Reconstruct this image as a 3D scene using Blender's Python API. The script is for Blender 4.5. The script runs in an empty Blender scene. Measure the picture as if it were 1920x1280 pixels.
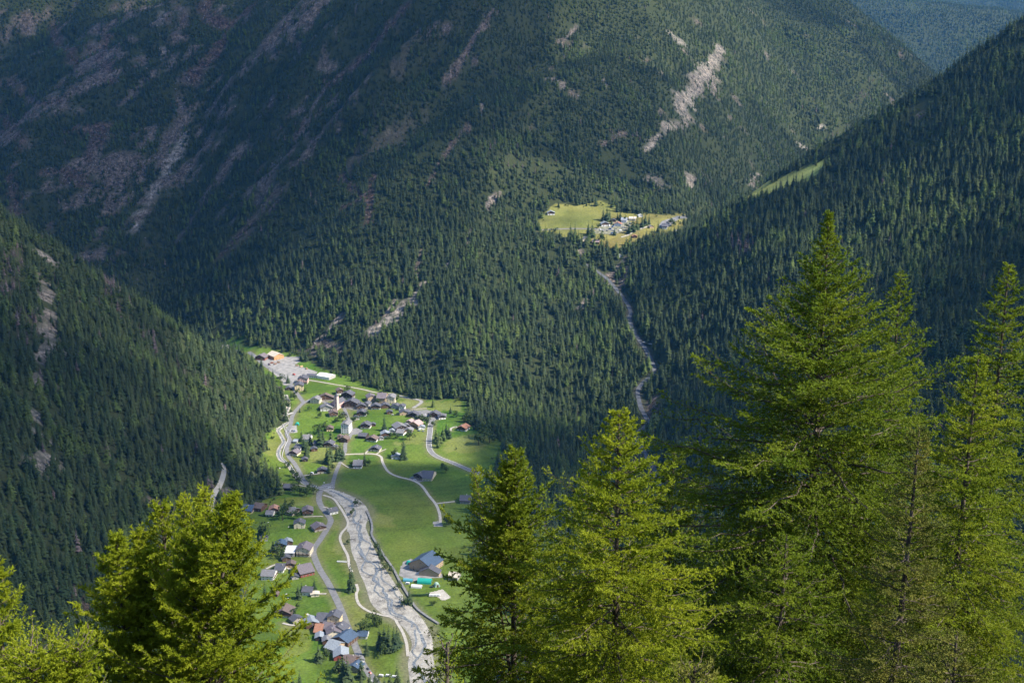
import bpy, math, random
import numpy as np
from mathutils import Vector, Matrix
random.seed(7); RNG = np.random.default_rng(7)
scene = bpy.context.scene
COL = scene.collection

# ------------------------------------------------------------------ camera
CAM_H = 650.0; PITCH = math.radians(15.2); FPX = 2400.0
cam_d = bpy.data.cameras.new('camera'); cam = bpy.data.objects.new('camera', cam_d); COL.objects.link(cam)
cam_d.sensor_width = 36.0; cam_d.lens = 36.0 * FPX / 1920.0
cam_d.clip_start = 0.5; cam_d.clip_end = 60000
cam.location = (0, 0, CAM_H); cam.rotation_euler = (math.radians(90) - PITCH, 0, 0)
scene.camera = cam

# ------------------------------------------------------------------ light
SUN_EL = math.radians(45); SUN_AZ = math.atan2(1.0, -0.28)          # azimuth from +Y towards +X
SUN = Vector((math.sin(SUN_AZ) * math.cos(SUN_EL), math.cos(SUN_AZ) * math.cos(SUN_EL), math.sin(SUN_EL)))
world = bpy.data.worlds.new('World'); scene.world = world; world.use_nodes = True
wn = world.node_tree; wn.nodes.clear()
sky = wn.nodes.new('ShaderNodeTexSky'); sky.sky_type = 'NISHITA'; sky.sun_disc = False
sky.sun_elevation = SUN_EL; sky.sun_rotation = SUN_AZ; sky.altitude = 1900; sky.ozone_density = 5
bg = wn.nodes.new('ShaderNodeBackground'); bg.inputs[1].default_value = 0.15
wo = wn.nodes.new('ShaderNodeOutputWorld')
wn.links.new(sky.outputs[0], bg.inputs[0]); wn.links.new(bg.outputs[0], wo.inputs[0])
sd = bpy.data.lights.new('sun', 'SUN'); sd.energy = 5.0; sd.angle = math.radians(0.53); sd.color = (1.0, 0.93, 0.82)
so = bpy.data.objects.new('sun', sd); COL.objects.link(so); so.rotation_euler = SUN.to_track_quat('Z', 'Y').to_euler()
so.location = (500, 0, 1500)
vs = scene.view_settings; vs.view_transform = 'Standard'; vs.look = 'None'; vs.gamma = 1.0; vs.use_curve_mapping = False
vs.exposure = EXPOSURE = 1.12
scene.cycles.transparent_max_bounces = 24
scene.cycles.max_bounces = 6; scene.cycles.volume_bounces = 1
scene.cycles.use_denoising = True

# ------------------------------------------------------------------ maths helpers
cP, sP = math.cos(PITCH), math.sin(PITCH)
def ray(px, py):
    u = (px - 960) / FPX; v = (640 - py) / FPX
    yc = cP + v * sP; zc = -sP + v * cP
    return u / yc, zc / yc                                           # dX/dY, dZ/dY
def point(px, py, Y):
    a, b = ray(px, py); return (a * Y, Y, CAM_H + b * Y)
def project(X, Y, Z):
    z = Z - CAM_H
    f = Y * cP - z * sP; up = Y * sP + z * cP
    return 960 + FPX * X / f, 640 - FPX * up / f
def smax(a, b, k):
    h = np.clip(.5 + .5 * (a - b) / k, 0, 1); return b + (a - b) * h + k * h * (1 - h)
def smin(a, b, k): return -smax(-a, -b, k)
def sstep(x, a, b):
    t = np.clip((x - a) / (b - a), 0, 1); return t * t * (3 - 2 * t)
def _h(ix, iy, s):
    n = (ix.astype(np.int64) * 374761393 + iy.astype(np.int64) * 668265263 + s * 1442695041) & 0xffffffff
    n = ((n ^ (n >> 13)) * 1274126177) & 0xffffffff
    return ((n ^ (n >> 16)) & 0xffff) / 65535.0
def noise(x, y, s=0):
    x = np.asarray(x, float); y = np.asarray(y, float)
    ix = np.floor(x); iy = np.floor(y); fx = x - ix; fy = y - iy
    fx = fx * fx * (3 - 2 * fx); fy = fy * fy * (3 - 2 * fy)
    a = _h(ix, iy, s); b = _h(ix + 1, iy, s); c = _h(ix, iy + 1, s); d = _h(ix + 1, iy + 1, s)
    return (a + (b - a) * fx) * (1 - fy) + (c + (d - c) * fx) * fy
def fbm(x, y, s=0, o=4, g=.5):
    r = 0; a = 1; t = 0
    for i in range(o):
        r = r + a * noise(np.asarray(x) * 2 ** i, np.asarray(y) * 2 ** i, s + i * 17); t += a; a *= g
    return r / t

# ------------------------------------------------------------------ terrain height
YC_X = [-2600, -1500, -1210, -777, -496, -306, -75, 43, 342, 766, 1090, 1349, 2500]
YC_Y = [3900, 3300, 3125, 3120, 2790, 2600, 2520, 2600, 2690, 3400, 3610, 3830, 4800]
SL_X = [-1210, -777, -496, -306, -75, 43, 342, 900]
SL_S = [.7, .63, .6, .58, .45, .39, .3, .4]
ZR_Y = [0, 1000, 1550, 1900, 2000, 2200, 2400, 2500, 2620, 2800]
ZR_Z = [0, 5, 28, 42, 62, 101, 150, 185, 225, 240]
def raw_height(X, Y):
    X = np.asarray(X, float); Y = np.asarray(Y, float)
    n1 = fbm(X / 420, Y / 420, 3, 5) - .5
    n2 = fbm(X / 90, Y / 90, 9, 3) - .5
    floor = 3 * (fbm(X / 160, Y / 160, 21, 3) - .5) - .3 * np.clip(-480 - X, 0, 900) * sstep(Y, 2040, 2250)
    floor = floor - 80 * sstep(Y, 2750, 3200) * sstep(X, 300, 700)
    # far mountain
    yc = np.interp(X, YC_X, YC_Y); sl = np.interp(X, SL_X, SL_S)
    t = Y - yc
    c1 = .67 * X - .74 * Y; d1 = .74 * X + .67 * Y
    rib1 = 1 - np.abs(2 * fbm(c1 / 230, d1 / 900, 31, 4) - 1)
    c2 = -.67 * X - .74 * Y; d2 = .74 * X - .67 * Y
    rib2 = 1 - np.abs(2 * fbm(c2 / 260, d2 / 800, 37, 4) - 1)
    wl = 1 - sstep(X, -250, 500)
    rib = (rib1 - .7) * wl * 160 + (rib2 - .7) * (1 - wl) * 60
    F = 235 + np.where(t > 0, .57, sl) * t + (rib + n1 * 50 + n2 * 14) * sstep(t, -150, 350)
    F = F + (n1 * 30 + n2 * 10) * sstep(t, -700, -250) * (1 - sstep(t, -150, 350)) * .6
    F = smin(F, 900 + 0 * F, 60)
    crest = 630 - .934 * (X - 1090) + n1 * 60 + n2 * 10
    F = smin(F, crest, 50)
    z = smax(floor, F, 22)
    # left spur
    xl = -366 + 10 * (noise(Y / 150, 0 * Y, 5) - .5)
    L = .70 * (xl - X) + n1 * 45 * sstep(xl - X, 40, 250) + n2 * 10 * sstep(xl - X, 10, 80)
    L = L - .55 * np.clip(Y - 2010, 0, 120) - .9 * np.clip(Y - 2080, 0, 3000)
    z = smax(z, L, 14)
    # road shelf and right mountain
    zr = np.interp(Y, ZR_Y, ZR_Z)
    R = zr + np.where(X > 200, .65, .42) * (X - 200) + (n1 * 55 + n2 * 14) * sstep(X, 240, 420)
    R = R - .7 * np.clip(Y - 2330 - .03 * X, 0, 140) * sstep(X, 250, 380) - 1.0 * np.clip(Y - 2440, 0, 3000) * sstep(X, 120, 330)
    z = smax(z, R, 14)
    # col plateau
    dcol = np.hypot((X - 150) / 230, (Y - 2520) / 120)
    zc = 225 + .26 * (Y - 2600)
    z = z + (zc - z) * (1 - sstep(dcol, .65, 1.25))
    # far ranges
    G1 = 100 + .5 * (Y - 6300) + n1 * 160 + (fbm(X / 500, Y / 900, 41, 4) - .5) * 150 - 0.0 * X
    G1 = smin(G1, 640 - .12 * (X - 2000) + n1 * 30, 40)
    G1 = G1 - .5 * np.clip(1500 - X, 0, 3000)
    z = smax(z, G1, 30)
    G2 = 100 + .5 * (Y - 8700) + n1 * 220
    z = smax(z, smin(G2, 1400 + 0 * G2, 50) - .5 * np.clip(1800 - X, 0, 3000), 30)
    # the camera's own hillside
    C = 648.2 - .69 * Y + (n2 * 14 + n1 * 10) * sstep(Y, 60, 200) - .10 * np.abs(X) * sstep(Y, 20, 200)
    C = np.where(Y < 0, 648.2 - .25 * Y, C)
    z = smax(z, C, 6 * sstep(Y, 300, 700) + .01)
    return z
def lin(*segs):
    out = []
    for a, b, s in segs: out.append(np.arange(a, b, s))
    out.append(np.array([segs[-1][1]])); return np.concatenate(out).astype(float)
GX = lin((-2600, -1500, 40), (-1500, -520, 20), (-520, 260, 5), (260, 1500, 16), (1500, 5000, 70))
GY = lin((-300, 0, 20), (0, 80, 4), (80, 1050, 20), (1050, 2660, 5), (2660, 4700, 16), (4700, 10500, 90))
XX, YY = np.meshgrid(GX, GY)
ZZ = raw_height(XX, YY)
def hz(x, y):
    x = np.clip(np.asarray(x, float), GX[0], GX[-1] - 1e-3); y = np.clip(np.asarray(y, float), GY[0], GY[-1] - 1e-3)
    i = np.searchsorted(GX, x, 'right') - 1; j = np.searchsorted(GY, y, 'right') - 1
    fx = (x - GX[i]) / (GX[i + 1] - GX[i]); fy = (y - GY[j]) / (GY[j + 1] - GY[j])
    return (ZZ[j, i] * (1 - fx) + ZZ[j, i + 1] * fx) * (1 - fy) + (ZZ[j + 1, i] * (1 - fx) + ZZ[j + 1, i + 1] * fx) * fy
YS = np.concatenate([np.arange(900, 3000, 3.), np.arange(3000, 10400, 10.)])
def at(px, py):
    """where the sight line through a pixel of the photograph meets the ground"""
    a, b = ray(px, py)
    d = CAM_H + b * YS - hz(a * YS, YS)
    k = np.argmax(d < 0)
    if d[k] >= 0: k = len(YS) - 1
    y0, y1 = YS[max(k - 1, 0)], YS[k]
    d0, d1 = d[max(k - 1, 0)], d[k]
    Y = y0 + (y1 - y0) * (d0 / (d0 - d1) if d0 > d1 and d0 > 0 else 1)
    return a * Y, Y
def atz(px, py):
    x, y = at(px, py); return x, y, float(hz(x, y))
def inside(poly, X, Y):
    r = np.zeros(np.shape(X), bool); n = len(poly)
    for i in range(n):
        x0, y0 = poly[i]; x1, y1 = poly[(i + 1) % n]
        if y0 == y1: continue
        c = ((y0 > Y) != (y1 > Y)) & (X < (x1 - x0) * (Y - y0) / (y1 - y0) + x0)
        r ^= c
    return r
def dist_line(pts, X, Y):
    """distance to a polyline and arc parameter (index) of the nearest point"""
    best = np.full(np.shape(X), 1e9); par = np.zeros(np.shape(X))
    for i in range(len(pts) - 1):
        x0, y0 = pts[i][:2]; x1, y1 = pts[i + 1][:2]
        dx, dy = x1 - x0, y1 - y0; l2 = dx * dx + dy * dy + 1e-9
        t = np.clip(((X - x0) * dx + (Y - y0) * dy) / l2, 0, 1)
        d = np.hypot(X - x0 - t * dx, Y - y0 - t * dy)
        m = d < best; best = np.where(m, d, best); par = np.where(m, i + t, par)
    return best, par
def spline(P, step=3.0):
    P = [np.array(p, float) for p in P]; P = [2 * P[0] - P[1]] + P + [2 * P[-1] - P[-2]]
    out = []
    for i in range(1, len(P) - 2):
        p0, p1, p2, p3 = P[i - 1:i + 3]; n = max(2, int(np.linalg.norm(p2 - p1) / step))
        for k in range(n):
            t = k / n
            out.append(.5 * (2 * p1 + (p2 - p0) * t + (2 * p0 - 5 * p1 + 4 * p2 - p3) * t * t + (3 * p1 - p0 - 3 * p2 + p3) * t ** 3))
    out.append(P[-2]); return np.array(out)
def wpoly(pxpts): return [at(*p) for p in pxpts]

# the pass road cuts a level shelf along the hillside
PASS_PX = [(1240, 945), (1238, 915), (1222, 870), (1198, 835), (1196, 815), (1215, 788), (1200, 765), (1196, 742), (1212, 712), (1228, 690), (1212, 655), (1190, 628), (1180, 600), (1182, 580), (1165, 555), (1140, 530), (1112, 503), (1098, 484)]
pass_line = spline([at(*p) for p in PASS_PX], 4)
pz = hz(pass_line[:, 0], pass_line[:, 1])
pz = np.convolve(np.pad(pz, 25, mode='edge'), np.ones(51) / 51, 'valid')
dd, pp = dist_line(pass_line[::2], XX, YY)
pzz = np.interp(pp, np.arange(len(pass_line[::2])), pz[::2])
w = 1 - sstep(dd, 7, 20)
ZZ = ZZ * (1 - w) + pzz * w
# ------------------------------------------------------------------ materials
def mat(name, build=None, color=(.5, .5, .5), rough=.9, spec=.25, **kw):
    m = bpy.data.materials.new(name); m.use_nodes = True
    nt = m.node_tree; b = nt.nodes['Principled BSDF']
    b.inputs['Base Color'].default_value = (*color, 1); b.inputs['Roughness'].default_value = rough
    b.inputs['Specular IOR Level'].default_value = spec
    if 'metal' in kw: b.inputs['Metallic'].default_value = kw['metal']
    if build: build(nt, b)
    return m
def N(nt, t, **kw):
    n = nt.nodes.new(t)
    for k, v in kw.items():
        if k.startswith('i_'):
            n.inputs[k[2:].replace('_', ' ')].default_value = v
        else: setattr(n, k, v)
    return n
def ramp(nt, fac, stops):
    r = nt.nodes.new('ShaderNodeValToRGB'); e = r.color_ramp.elements
    while len(e) < len(stops): e.new(.5)
    for i, (p, c) in enumerate(stops): e[i].position = p; e[i].color = (*c, 1)
    nt.links.new(fac, r.inputs[0]); return r.outputs[0]
def noisy(c1, c2, scale, detail=4, bump=0, dist=.1, coord='Object', lo=.35, hi=.65, stretch=None):
    def f(nt, b):
        tc = N(nt, 'ShaderNodeTexCoord'); src = tc.outputs[coord]
        if stretch:
            mp = N(nt, 'ShaderNodeMapping'); mp.inputs['Scale'].default_value = stretch
            nt.links.new(src, mp.inputs[0]); src = mp.outputs[0]
        n = N(nt, 'ShaderNodeTexNoise'); n.inputs['Scale'].default_value = scale; n.inputs['Detail'].default_value = detail
        nt.links.new(src, n.inputs['Vector'])
        nt.links.new(ramp(nt, n.outputs[0], [(lo, c1), (hi, c2)]), b.inputs['Base Color'])
        if bump:
            bp = N(nt, 'ShaderNodeBump'); bp.inputs['Strength'].default_value = bump; bp.inputs['Distance'].default_value = dist
            nt.links.new(n.outputs[0], bp.inputs['Height']); nt.links.new(bp.outputs[0], b.inputs['Normal'])
    return f
def leafmat(name, c1, c2, scale=None, trans=.3, rnd=True, rough=.7):
    m = bpy.data.materials.new(name); m.use_nodes = True; nt = m.node_tree; nt.nodes.clear()
    out = N(nt, 'ShaderNodeOutputMaterial'); mx = N(nt, 'ShaderNodeMixShader'); mx.inputs[0].default_value = trans
    d = N(nt, 'ShaderNodeBsdfPrincipled'); d.inputs['Roughness'].default_value = rough; d.inputs['Specular IOR Level'].default_value = .2
    t = N(nt, 'ShaderNodeBsdfTranslucent')
    if scale:
        tc = N(nt, 'ShaderNodeTexCoord'); n = N(nt, 'ShaderNodeTexNoise'); n.inputs['Scale'].default_value = scale; n.inputs['Detail'].default_value = 5
        nt.links.new(tc.outputs['Object'], n.inputs['Vector']); fac = n.outputs[0]; st = [(.35, c1), (.68, c2)]
    else:
        oi = N(nt, 'ShaderNodeObjectInfo'); fac = oi.outputs['Random']; st = [(0, c1), (1, c2)]
    col = ramp(nt, fac, st)
    nt.links.new(col, d.inputs['Base Color']); nt.links.new(col, t.inputs['Color'])
    nt.links.new(d.outputs[0], mx.inputs[1]); nt.links.new(t.outputs[0], mx.inputs[2]); nt.links.new(mx.outputs[0], out.inputs[0])
    return m

# ------------------------------------------------------------------ object helpers
def tag(o, label=None, cat=None, group=None, kind=None):
    if label: o['label'] = label
    if cat: o['category'] = cat
    if group: o['group'] = group
    if kind: o['kind'] = kind
    return o
def mesh(name, V, F, mats, mi=None, smooth=False):
    me = bpy.data.meshes.new(name)
    V = np.asarray(V, np.float32); 
    if isinstance(F, np.ndarray) and F.ndim == 2:
        nf, k = F.shape
        me.vertices.add(len(V)); me.vertices.foreach_set('co', V.ravel())
        me.loops.add(nf * k); me.loops.foreach_set('vertex_index', F.astype(np.int32).ravel())
        me.polygons.add(nf); me.polygons.foreach_set('loop_start', np.arange(0, nf * k, k, dtype=np.int32))
        me.polygons.foreach_set('loop_total', np.full(nf, k, np.int32))
        if mi is not None: me.polygons.foreach_set('material_index', np.asarray(mi, np.int32))
        me.update(calc_edges=True)
    else:
        me.from_pydata([tuple(map(float, v)) for v in V], [], [tuple(int(i) for i in f) for f in F])
        if mi is not None: me.polygons.foreach_set('material_index', np.asarray(mi, np.int32))
        me.update()
    for m in (mats if isinstance(mats, (list, tuple)) else [mats]): me.materials.append(m)
    me.polygons.foreach_set('use_smooth', np.full(len(me.polygons), smooth))
    return me
def link(name, me, parent=None, loc=None, rz=0, kind=None):
    o = bpy.data.objects.new(name, me); COL.objects.link(o)
    if parent: o.parent = parent
    if loc is not None: o.location = loc
    if rz: o.rotation_euler = (0, 0, rz)
    if kind: o['kind'] = kind
    return o
def attr(me, name, data, typ='FLOAT', dom='POINT'):
    a = me.attributes.new(name, typ, dom)
    if typ == 'FLOAT_COLOR': a.data.foreach_set('color', np.asarray(data, np.float32).ravel())
    else: a.data.foreach_set('value', np.asarray(data, np.float32 if typ == 'FLOAT' else np.int32).ravel())

# ------------------------------------------------------------------ open ground, meadows, rock
OPEN = {
 'valley': [(413,642),(425,633),(445,632),(462,650),(520,655),(565,668),(600,690),(640,700),(700,726),(745,738),(790,750),(850,747),(872,750),(884,770),(868,785),(878,800),(905,806),(925,815),(944,822),(948,850),(935,872),(928,900),(903,935),(895,1000),(880,1060),(1000,1180),(900,1290),(420,1290),(470,1150),(450,1050),(455,960),(500,935),(530,925),(525,900),(505,880),(485,868),(492,835),(500,808),(532,795),(540,775),(532,750),(515,720),(480,684),(455,662),(425,655)],
 'col': [(1008,415),(1030,390),(1042,382),(1080,384),(1125,376),(1148,382),(1160,396),(1200,398),(1240,404),(1290,402),(1292,412),(1272,440),(1245,446),(1205,447),(1170,462),(1125,468),(1100,452),(1060,450),(1050,438),(1012,434)],
 'ridge': [(1403,365),(1440,345),(1480,325),(1550,299),(1552,306),(1528,330),(1505,350),(1470,356),(1405,372)],
 'clearing': [(1058,797),(1078,784),(1097,776),(1094,790),(1070,802)],
}
OPENW = {k: wpoly(v) for k, v in OPEN.items()}
ROCK = [  # polyline in the photograph, width in metres, tone 0 brown, 1 pale
 ([(1352,92),(1325,135),(1292,175),(1275,202)],26,.75),([(1275,235),(1240,248),(1212,280)],14,.75),([(1345,150),(1335,175)],10,.5),([(1300,215),(1282,232)],8,.5),([(1262,70),(1275,78)],14,1),
 ([(760,10),(720,60),(690,100),(650,135),(610,165)],20,0),([(610,165),(590,195),(580,230),(560,262),(530,300),(490,345)],9,.3),
 ([(925,20),(890,70),(868,110),(835,155)],12,.2),([(820,40),(800,70)],6,.2),([(345,255),(320,305),(285,360),(268,400),(252,435)],16,.8),
 ([(300,0),(298,50),(310,110)],10,.6),([(385,10),(400,40),(470,20)],24,0),([(330,10),(345,55),(330,80)],22,.2),
 ([(430,60),(400,110),(360,150)],26,0),([(100,50),(110,80),(150,120)],24,0),([(265,95),(270,130)],14,.3),([(200,70),(190,110),(210,150)],24,0),
 ([(0,150),(40,175),(75,195),(110,195)],14,.1),([(0,220),(30,240),(40,270)],14,0),([(150,240),(200,245),(160,300)],26,0),
 ([(330,170),(350,230)],20,.3),([(90,320),(140,330),(170,350)],26,0),([(20,330),(30,400)],22,0),([(520,380),(470,420),(440,445),(425,468)],14,0),
 ([(640,330),(680,370),(640,390)],8,0),([(700,330),(690,420)],12,0),([(1010,190),(1025,195)],9,.6),([(1030,150),(1055,160)],14,.5),([(1080,50),(1065,70)],10,.4),
 ([(940,360),(918,380),(912,390)],9,.6),([(880,235),(850,270),(820,310),(800,350)],8,.1),([(905,195),(903,215)],5,.5),([(790,470),(780,520)],6,.2),
 ([(795,530),(775,560)],9,.8),([(770,565),(735,595),(700,620)],24,1),([(742,562),(722,592)],12,.7),([(640,595),(610,625),(590,645)],12,.8),([(560,655),(620,672)],6,.4),([(600,640),(640,655)],10,.3),
 ([(1130,150),(1140,165)],6,.6),([(1540,240),(1548,250)],5,1),([(1500,272),(1510,278)],5,1),([(1425,325),(1405,350)],6,.6),([(1420,130),(1426,135)],4,1),
 ([(1215,335),(1245,345)],12,.6),([(1170,250),(1130,270)],10,.2),([(1330,10),(1335,20)],6,.5),([(1300,330),(1290,350)],10,.6),
 ([(880,430),(878,460)],6,.3),([(850,480),(835,500)],5,.6),([(1110,545),(1085,580)],7,.6),
 ([(55,465),(85,480),(100,492)],14,.9),([(60,500),(85,530),(92,590),(95,650)],13,.6),([(95,650),(78,670),(72,720)],9,.6),([(72,780),(70,815)],13,1),([(90,850),(75,890)],11,.9),
 ([(140,560),(180,580)],5,.5),([(295,945),(320,985),(310,1020)],14,.3),([(90,1095),(150,1125),(175,1150)],10,.1),([(430,920),(395,935)],10,.5),
 ([(1735,60),(1740,90)],16,.2),([(1722,215),(1725,225)],5,.3),
 ([(1175,482),(1150,512),(1145,530)],14,.35),([(1175,500),(1162,545)],12,.3),([(1222,748),(1224,785)],11,.15),([(1085,470),(1095,480)],5,.5),
]
ROCKW = [([at(*p) for p in P], w_ * .62, t_) for P, w_, t_ in ROCK]
HAYGOLD = [[(830,830),(870,815),(930,815),(900,845),(840,850)],[(590,838),(640,835),(640,870),(600,885),(585,860)],[(500,810),(545,800),(520,850),(495,858)],[(775,805),(805,800),(800,830),(745,833)],[(1060,395),(1130,388),(1130,430),(1040,425)],[(760,750),(860,750),(870,770),(770,770)],
           [(425,955),(480,935),(600,930),(600,950),(520,950)],[(700,960),(745,968),(735,985),(700,985)],[(530,1170),(580,1175),(560,1230),(520,1240)],[(640,1110),(680,1120),(690,1180),(650,1200),(630,1150)],[(630,960),(650,990),(650,1080),(640,1060)]]
HAYW = [wpoly(h) for h in HAYGOLD]
def openness(X, Y):
    o = np.zeros(np.shape(X), bool)
    for p in OPENW.values(): o |= inside(p, X, Y)
    return o
def rockiness(X, Y, Z=None):
    r = np.zeros(np.shape(X)); tone = np.zeros(np.shape(X)) + .25
    jit = fbm(np.asarray(X) / 22, np.asarray(Y) / 22, 77, 4)
    for P, wd, tn in ROCKW:
        P_ = np.array(P); lo = P_.min(0) - 90; hi = P_.max(0) + 90
        m = (X > lo[0]) & (X < hi[0]) & (Y > lo[1]) & (Y < hi[1])
        if not m.any(): continue
        d, _ = dist_line(P, X[m], Y[m])
        v = 1 - sstep(d / wd + (jit[m] - .5) * 2.2, .65, 1.1)
        r[m] = np.maximum(r[m], v); tone[m] = np.where(v > .4, tn, tone[m])
    # broken cliffs of the shaded left face, stretched downhill
    c1 = .67 * X - .74 * Y; d1 = .74 * X + .67 * Y
    g = fbm(c1 / 55, d1 / 190, 51, 5)
    ar = sstep(-np.asarray(X), 60, 520) * sstep(Y, 2650, 2850)
    g4 = fbm(np.asarray(X) / 16, np.asarray(Y) / 30, 59, 4)
    v = sstep(g + (g4 - .5) * .7, .655 - .02 * ar, .72 - .02 * ar) * ar
    g2 = fbm(np.asarray(X) / 45, np.asarray(Y) / 60, 57, 5)
    v2 = (np.asarray(Y) < 4700) * sstep(g2 + (g4 - .5) * .4, .765, .83) * sstep(Y, 2700, 2900) * .9
    v = np.maximum(v, v2)
    r = np.maximum(r, v * .9)
    return r, tone

op = openness(XX, YY)
rk, tn = rockiness(XX, YY)
rk = np.where(op, 0, rk)
base = np.zeros(XX.shape + (3,))
q = fbm(XX / 30, YY / 30, 61, 4)[..., None]; q2 = fbm(XX / 110, YY / 110, 63, 4)[..., None]; q3 = fbm(XX / 9, YY / 9, 65, 3)[..., None]
base[:] = np.array([.028, .038, .016]) * (1 + 0 * q) + q * np.array([.018, .016, .006])
# hay fields: strips mown at different times, each with its own swath lines
ca, sa = math.cos(.35), math.sin(.35); U_ = XX * ca + YY * sa + 18 * (q2[..., 0] - .5); W_f = -XX * sa + YY * ca + 30 * (q2[..., 0] - .5)
cell = _h(np.floor(U_ / 70), np.floor(W_f / 46 + .5 * np.floor(U_ / 70)), 171)[..., None]
swath = np.sin((U_ * np.where(cell[..., 0] > .5, 1, .2) + W_f * np.where(cell[..., 0] > .5, .2, 1)) * 2 * math.pi / 13)[..., None]
grass = np.array([.084, .132, .018]) * (.80 + .40 * cell) * (1 + .09 * swath) + (q2 - .5) * np.array([.10, .06, .02]) + (q - .5) * np.array([.05, .035, .012]) + (q3 - .5) * np.array([.025, .03, .01])
hay = np.zeros(XX.shape, bool)
for h in HAYW: hay |= inside(h, XX + (q[..., 0] - .5) * 40, YY + (q3[..., 0] - .5) * 30)
tan_ = inside(OPENW['col'], XX, YY) | inside(OPENW['ridge'], XX, YY)
grass = np.where(hay[..., None], grass * .5 + .5 * np.array([.19, .19, .055]) + (q - .5) * .05, grass)
grass = np.where(tan_[..., None], np.array([.150, .148, .040]) * (.6 + .8 * q) * (.85 + .3 * cell) + (q2 - .5) * np.array([.10, .03, .02]), grass)
base = np.where(op[..., None], np.clip(grass * np.where(inside(OPENW['ridge'], XX, YY), 2.1, 1)[..., None], .01, 1), base)  # ridge meadow: brighter sunlight painted into its colour, the sun only grazes it
brown = np.array([.108, .079, .064]); pale = np.array([.32, .295, .26])
rc = brown + (pale - brown) * tn[..., None]; rc = rc * (.55 + .9 * q3)
base = base + (rc - base) * rk[..., None]
# terrain sheet
ny, nx = XX.shape
V = np.stack([XX, YY, ZZ], -1).reshape(-1, 3)
idx = np.arange(ny * nx).reshape(ny, nx)
F = np.stack([idx[:-1, :-1], idx[:-1, 1:], idx[1:, 1:], idx[1:, :-1]], -1).reshape(-1, 4)
def ground_mat(nt, b):
    a = N(nt, 'ShaderNodeVertexColor', layer_name='tint'); tc = N(nt, 'ShaderNodeTexCoord')
    n = N(nt, 'ShaderNodeTexNoise'); n.inputs['Scale'].default_value = .35; n.inputs['Detail'].default_value = 8; n.inputs['Roughness'].default_value = .65
    nt.links.new(tc.outputs['Object'], n.inputs['Vector'])
    mx = N(nt, 'ShaderNodeMix', data_type='RGBA', blend_type='MULTIPLY'); mx.inputs[0].default_value = 1
    nt.links.new(a.outputs[0], mx.inputs[6]); nt.links.new(ramp(nt, n.outputs[0], [(.3, (.62, .62, .62)), (.7, (1.35, 1.35, 1.35))]), mx.inputs[7])
    nt.links.new(mx.outputs[2], b.inputs['Base Color'])
    rr = N(nt, 'ShaderNodeAttribute', attribute_name='rock')
    ml = N(nt, 'ShaderNodeMath', operation='MULTIPLY_ADD'); ml.inputs[1].default_value = .85; ml.inputs[2].default_value = .12
    nt.links.new(rr.outputs['Fac'], ml.inputs[0])
    n2 = N(nt, 'ShaderNodeTexNoise'); n2.inputs['Scale'].default_value = .09; n2.inputs['Detail'].default_value = 9; n2.inputs['Roughness'].default_value = .7
    nt.links.new(tc.outputs['Object'], n2.inputs['Vector'])
    n3 = N(nt, 'ShaderNodeTexNoise'); n3.inputs['Scale'].default_value = .11; n3.inputs['Detail'].default_value = 12; n3.inputs['Roughness'].default_value = .85
    mp = N(nt, 'ShaderNodeMapping'); mp.inputs['Scale'].default_value = (1, 1, .45); nt.links.new(tc.outputs['Object'], mp.inputs[0]); nt.links.new(mp.outputs[0], n3.inputs['Vector'])
    m3 = N(nt, 'ShaderNodeMix', data_type='RGBA', blend_type='MULTIPLY'); nt.links.new(rr.outputs['Fac'], m3.inputs[0]); nt.links.new(mx.outputs[2], m3.inputs[6])
    nt.links.new(ramp(nt, n3.outputs[0], [(.41, (.14, .20, .16)), (.49, (.60, .58, .55)), (.62, (2.0, 1.85, 1.75))]), m3.inputs[7]); nt.links.new(m3.outputs[2], b.inputs['Base Color'])
    bp = N(nt, 'ShaderNodeBump'); bp.inputs['Distance'].default_value = 9
    nt.links.new(ml.outputs[0], bp.inputs['Strength']); nt.links.new(n2.outputs[0], bp.inputs['Height']); nt.links.new(bp.outputs[0], b.inputs['Normal'])
M_ground = mat('ground', ground_mat, rough=.95, spec=.1)
me = mesh('terrain', V, F, M_ground, smooth=True)
attr(me, 'tint', np.concatenate([base, np.ones(base.shape[:2] + (1,))], -1), 'FLOAT_COLOR')
attr(me, 'rock', rk)
link('terrain', me, kind='structure')

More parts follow.
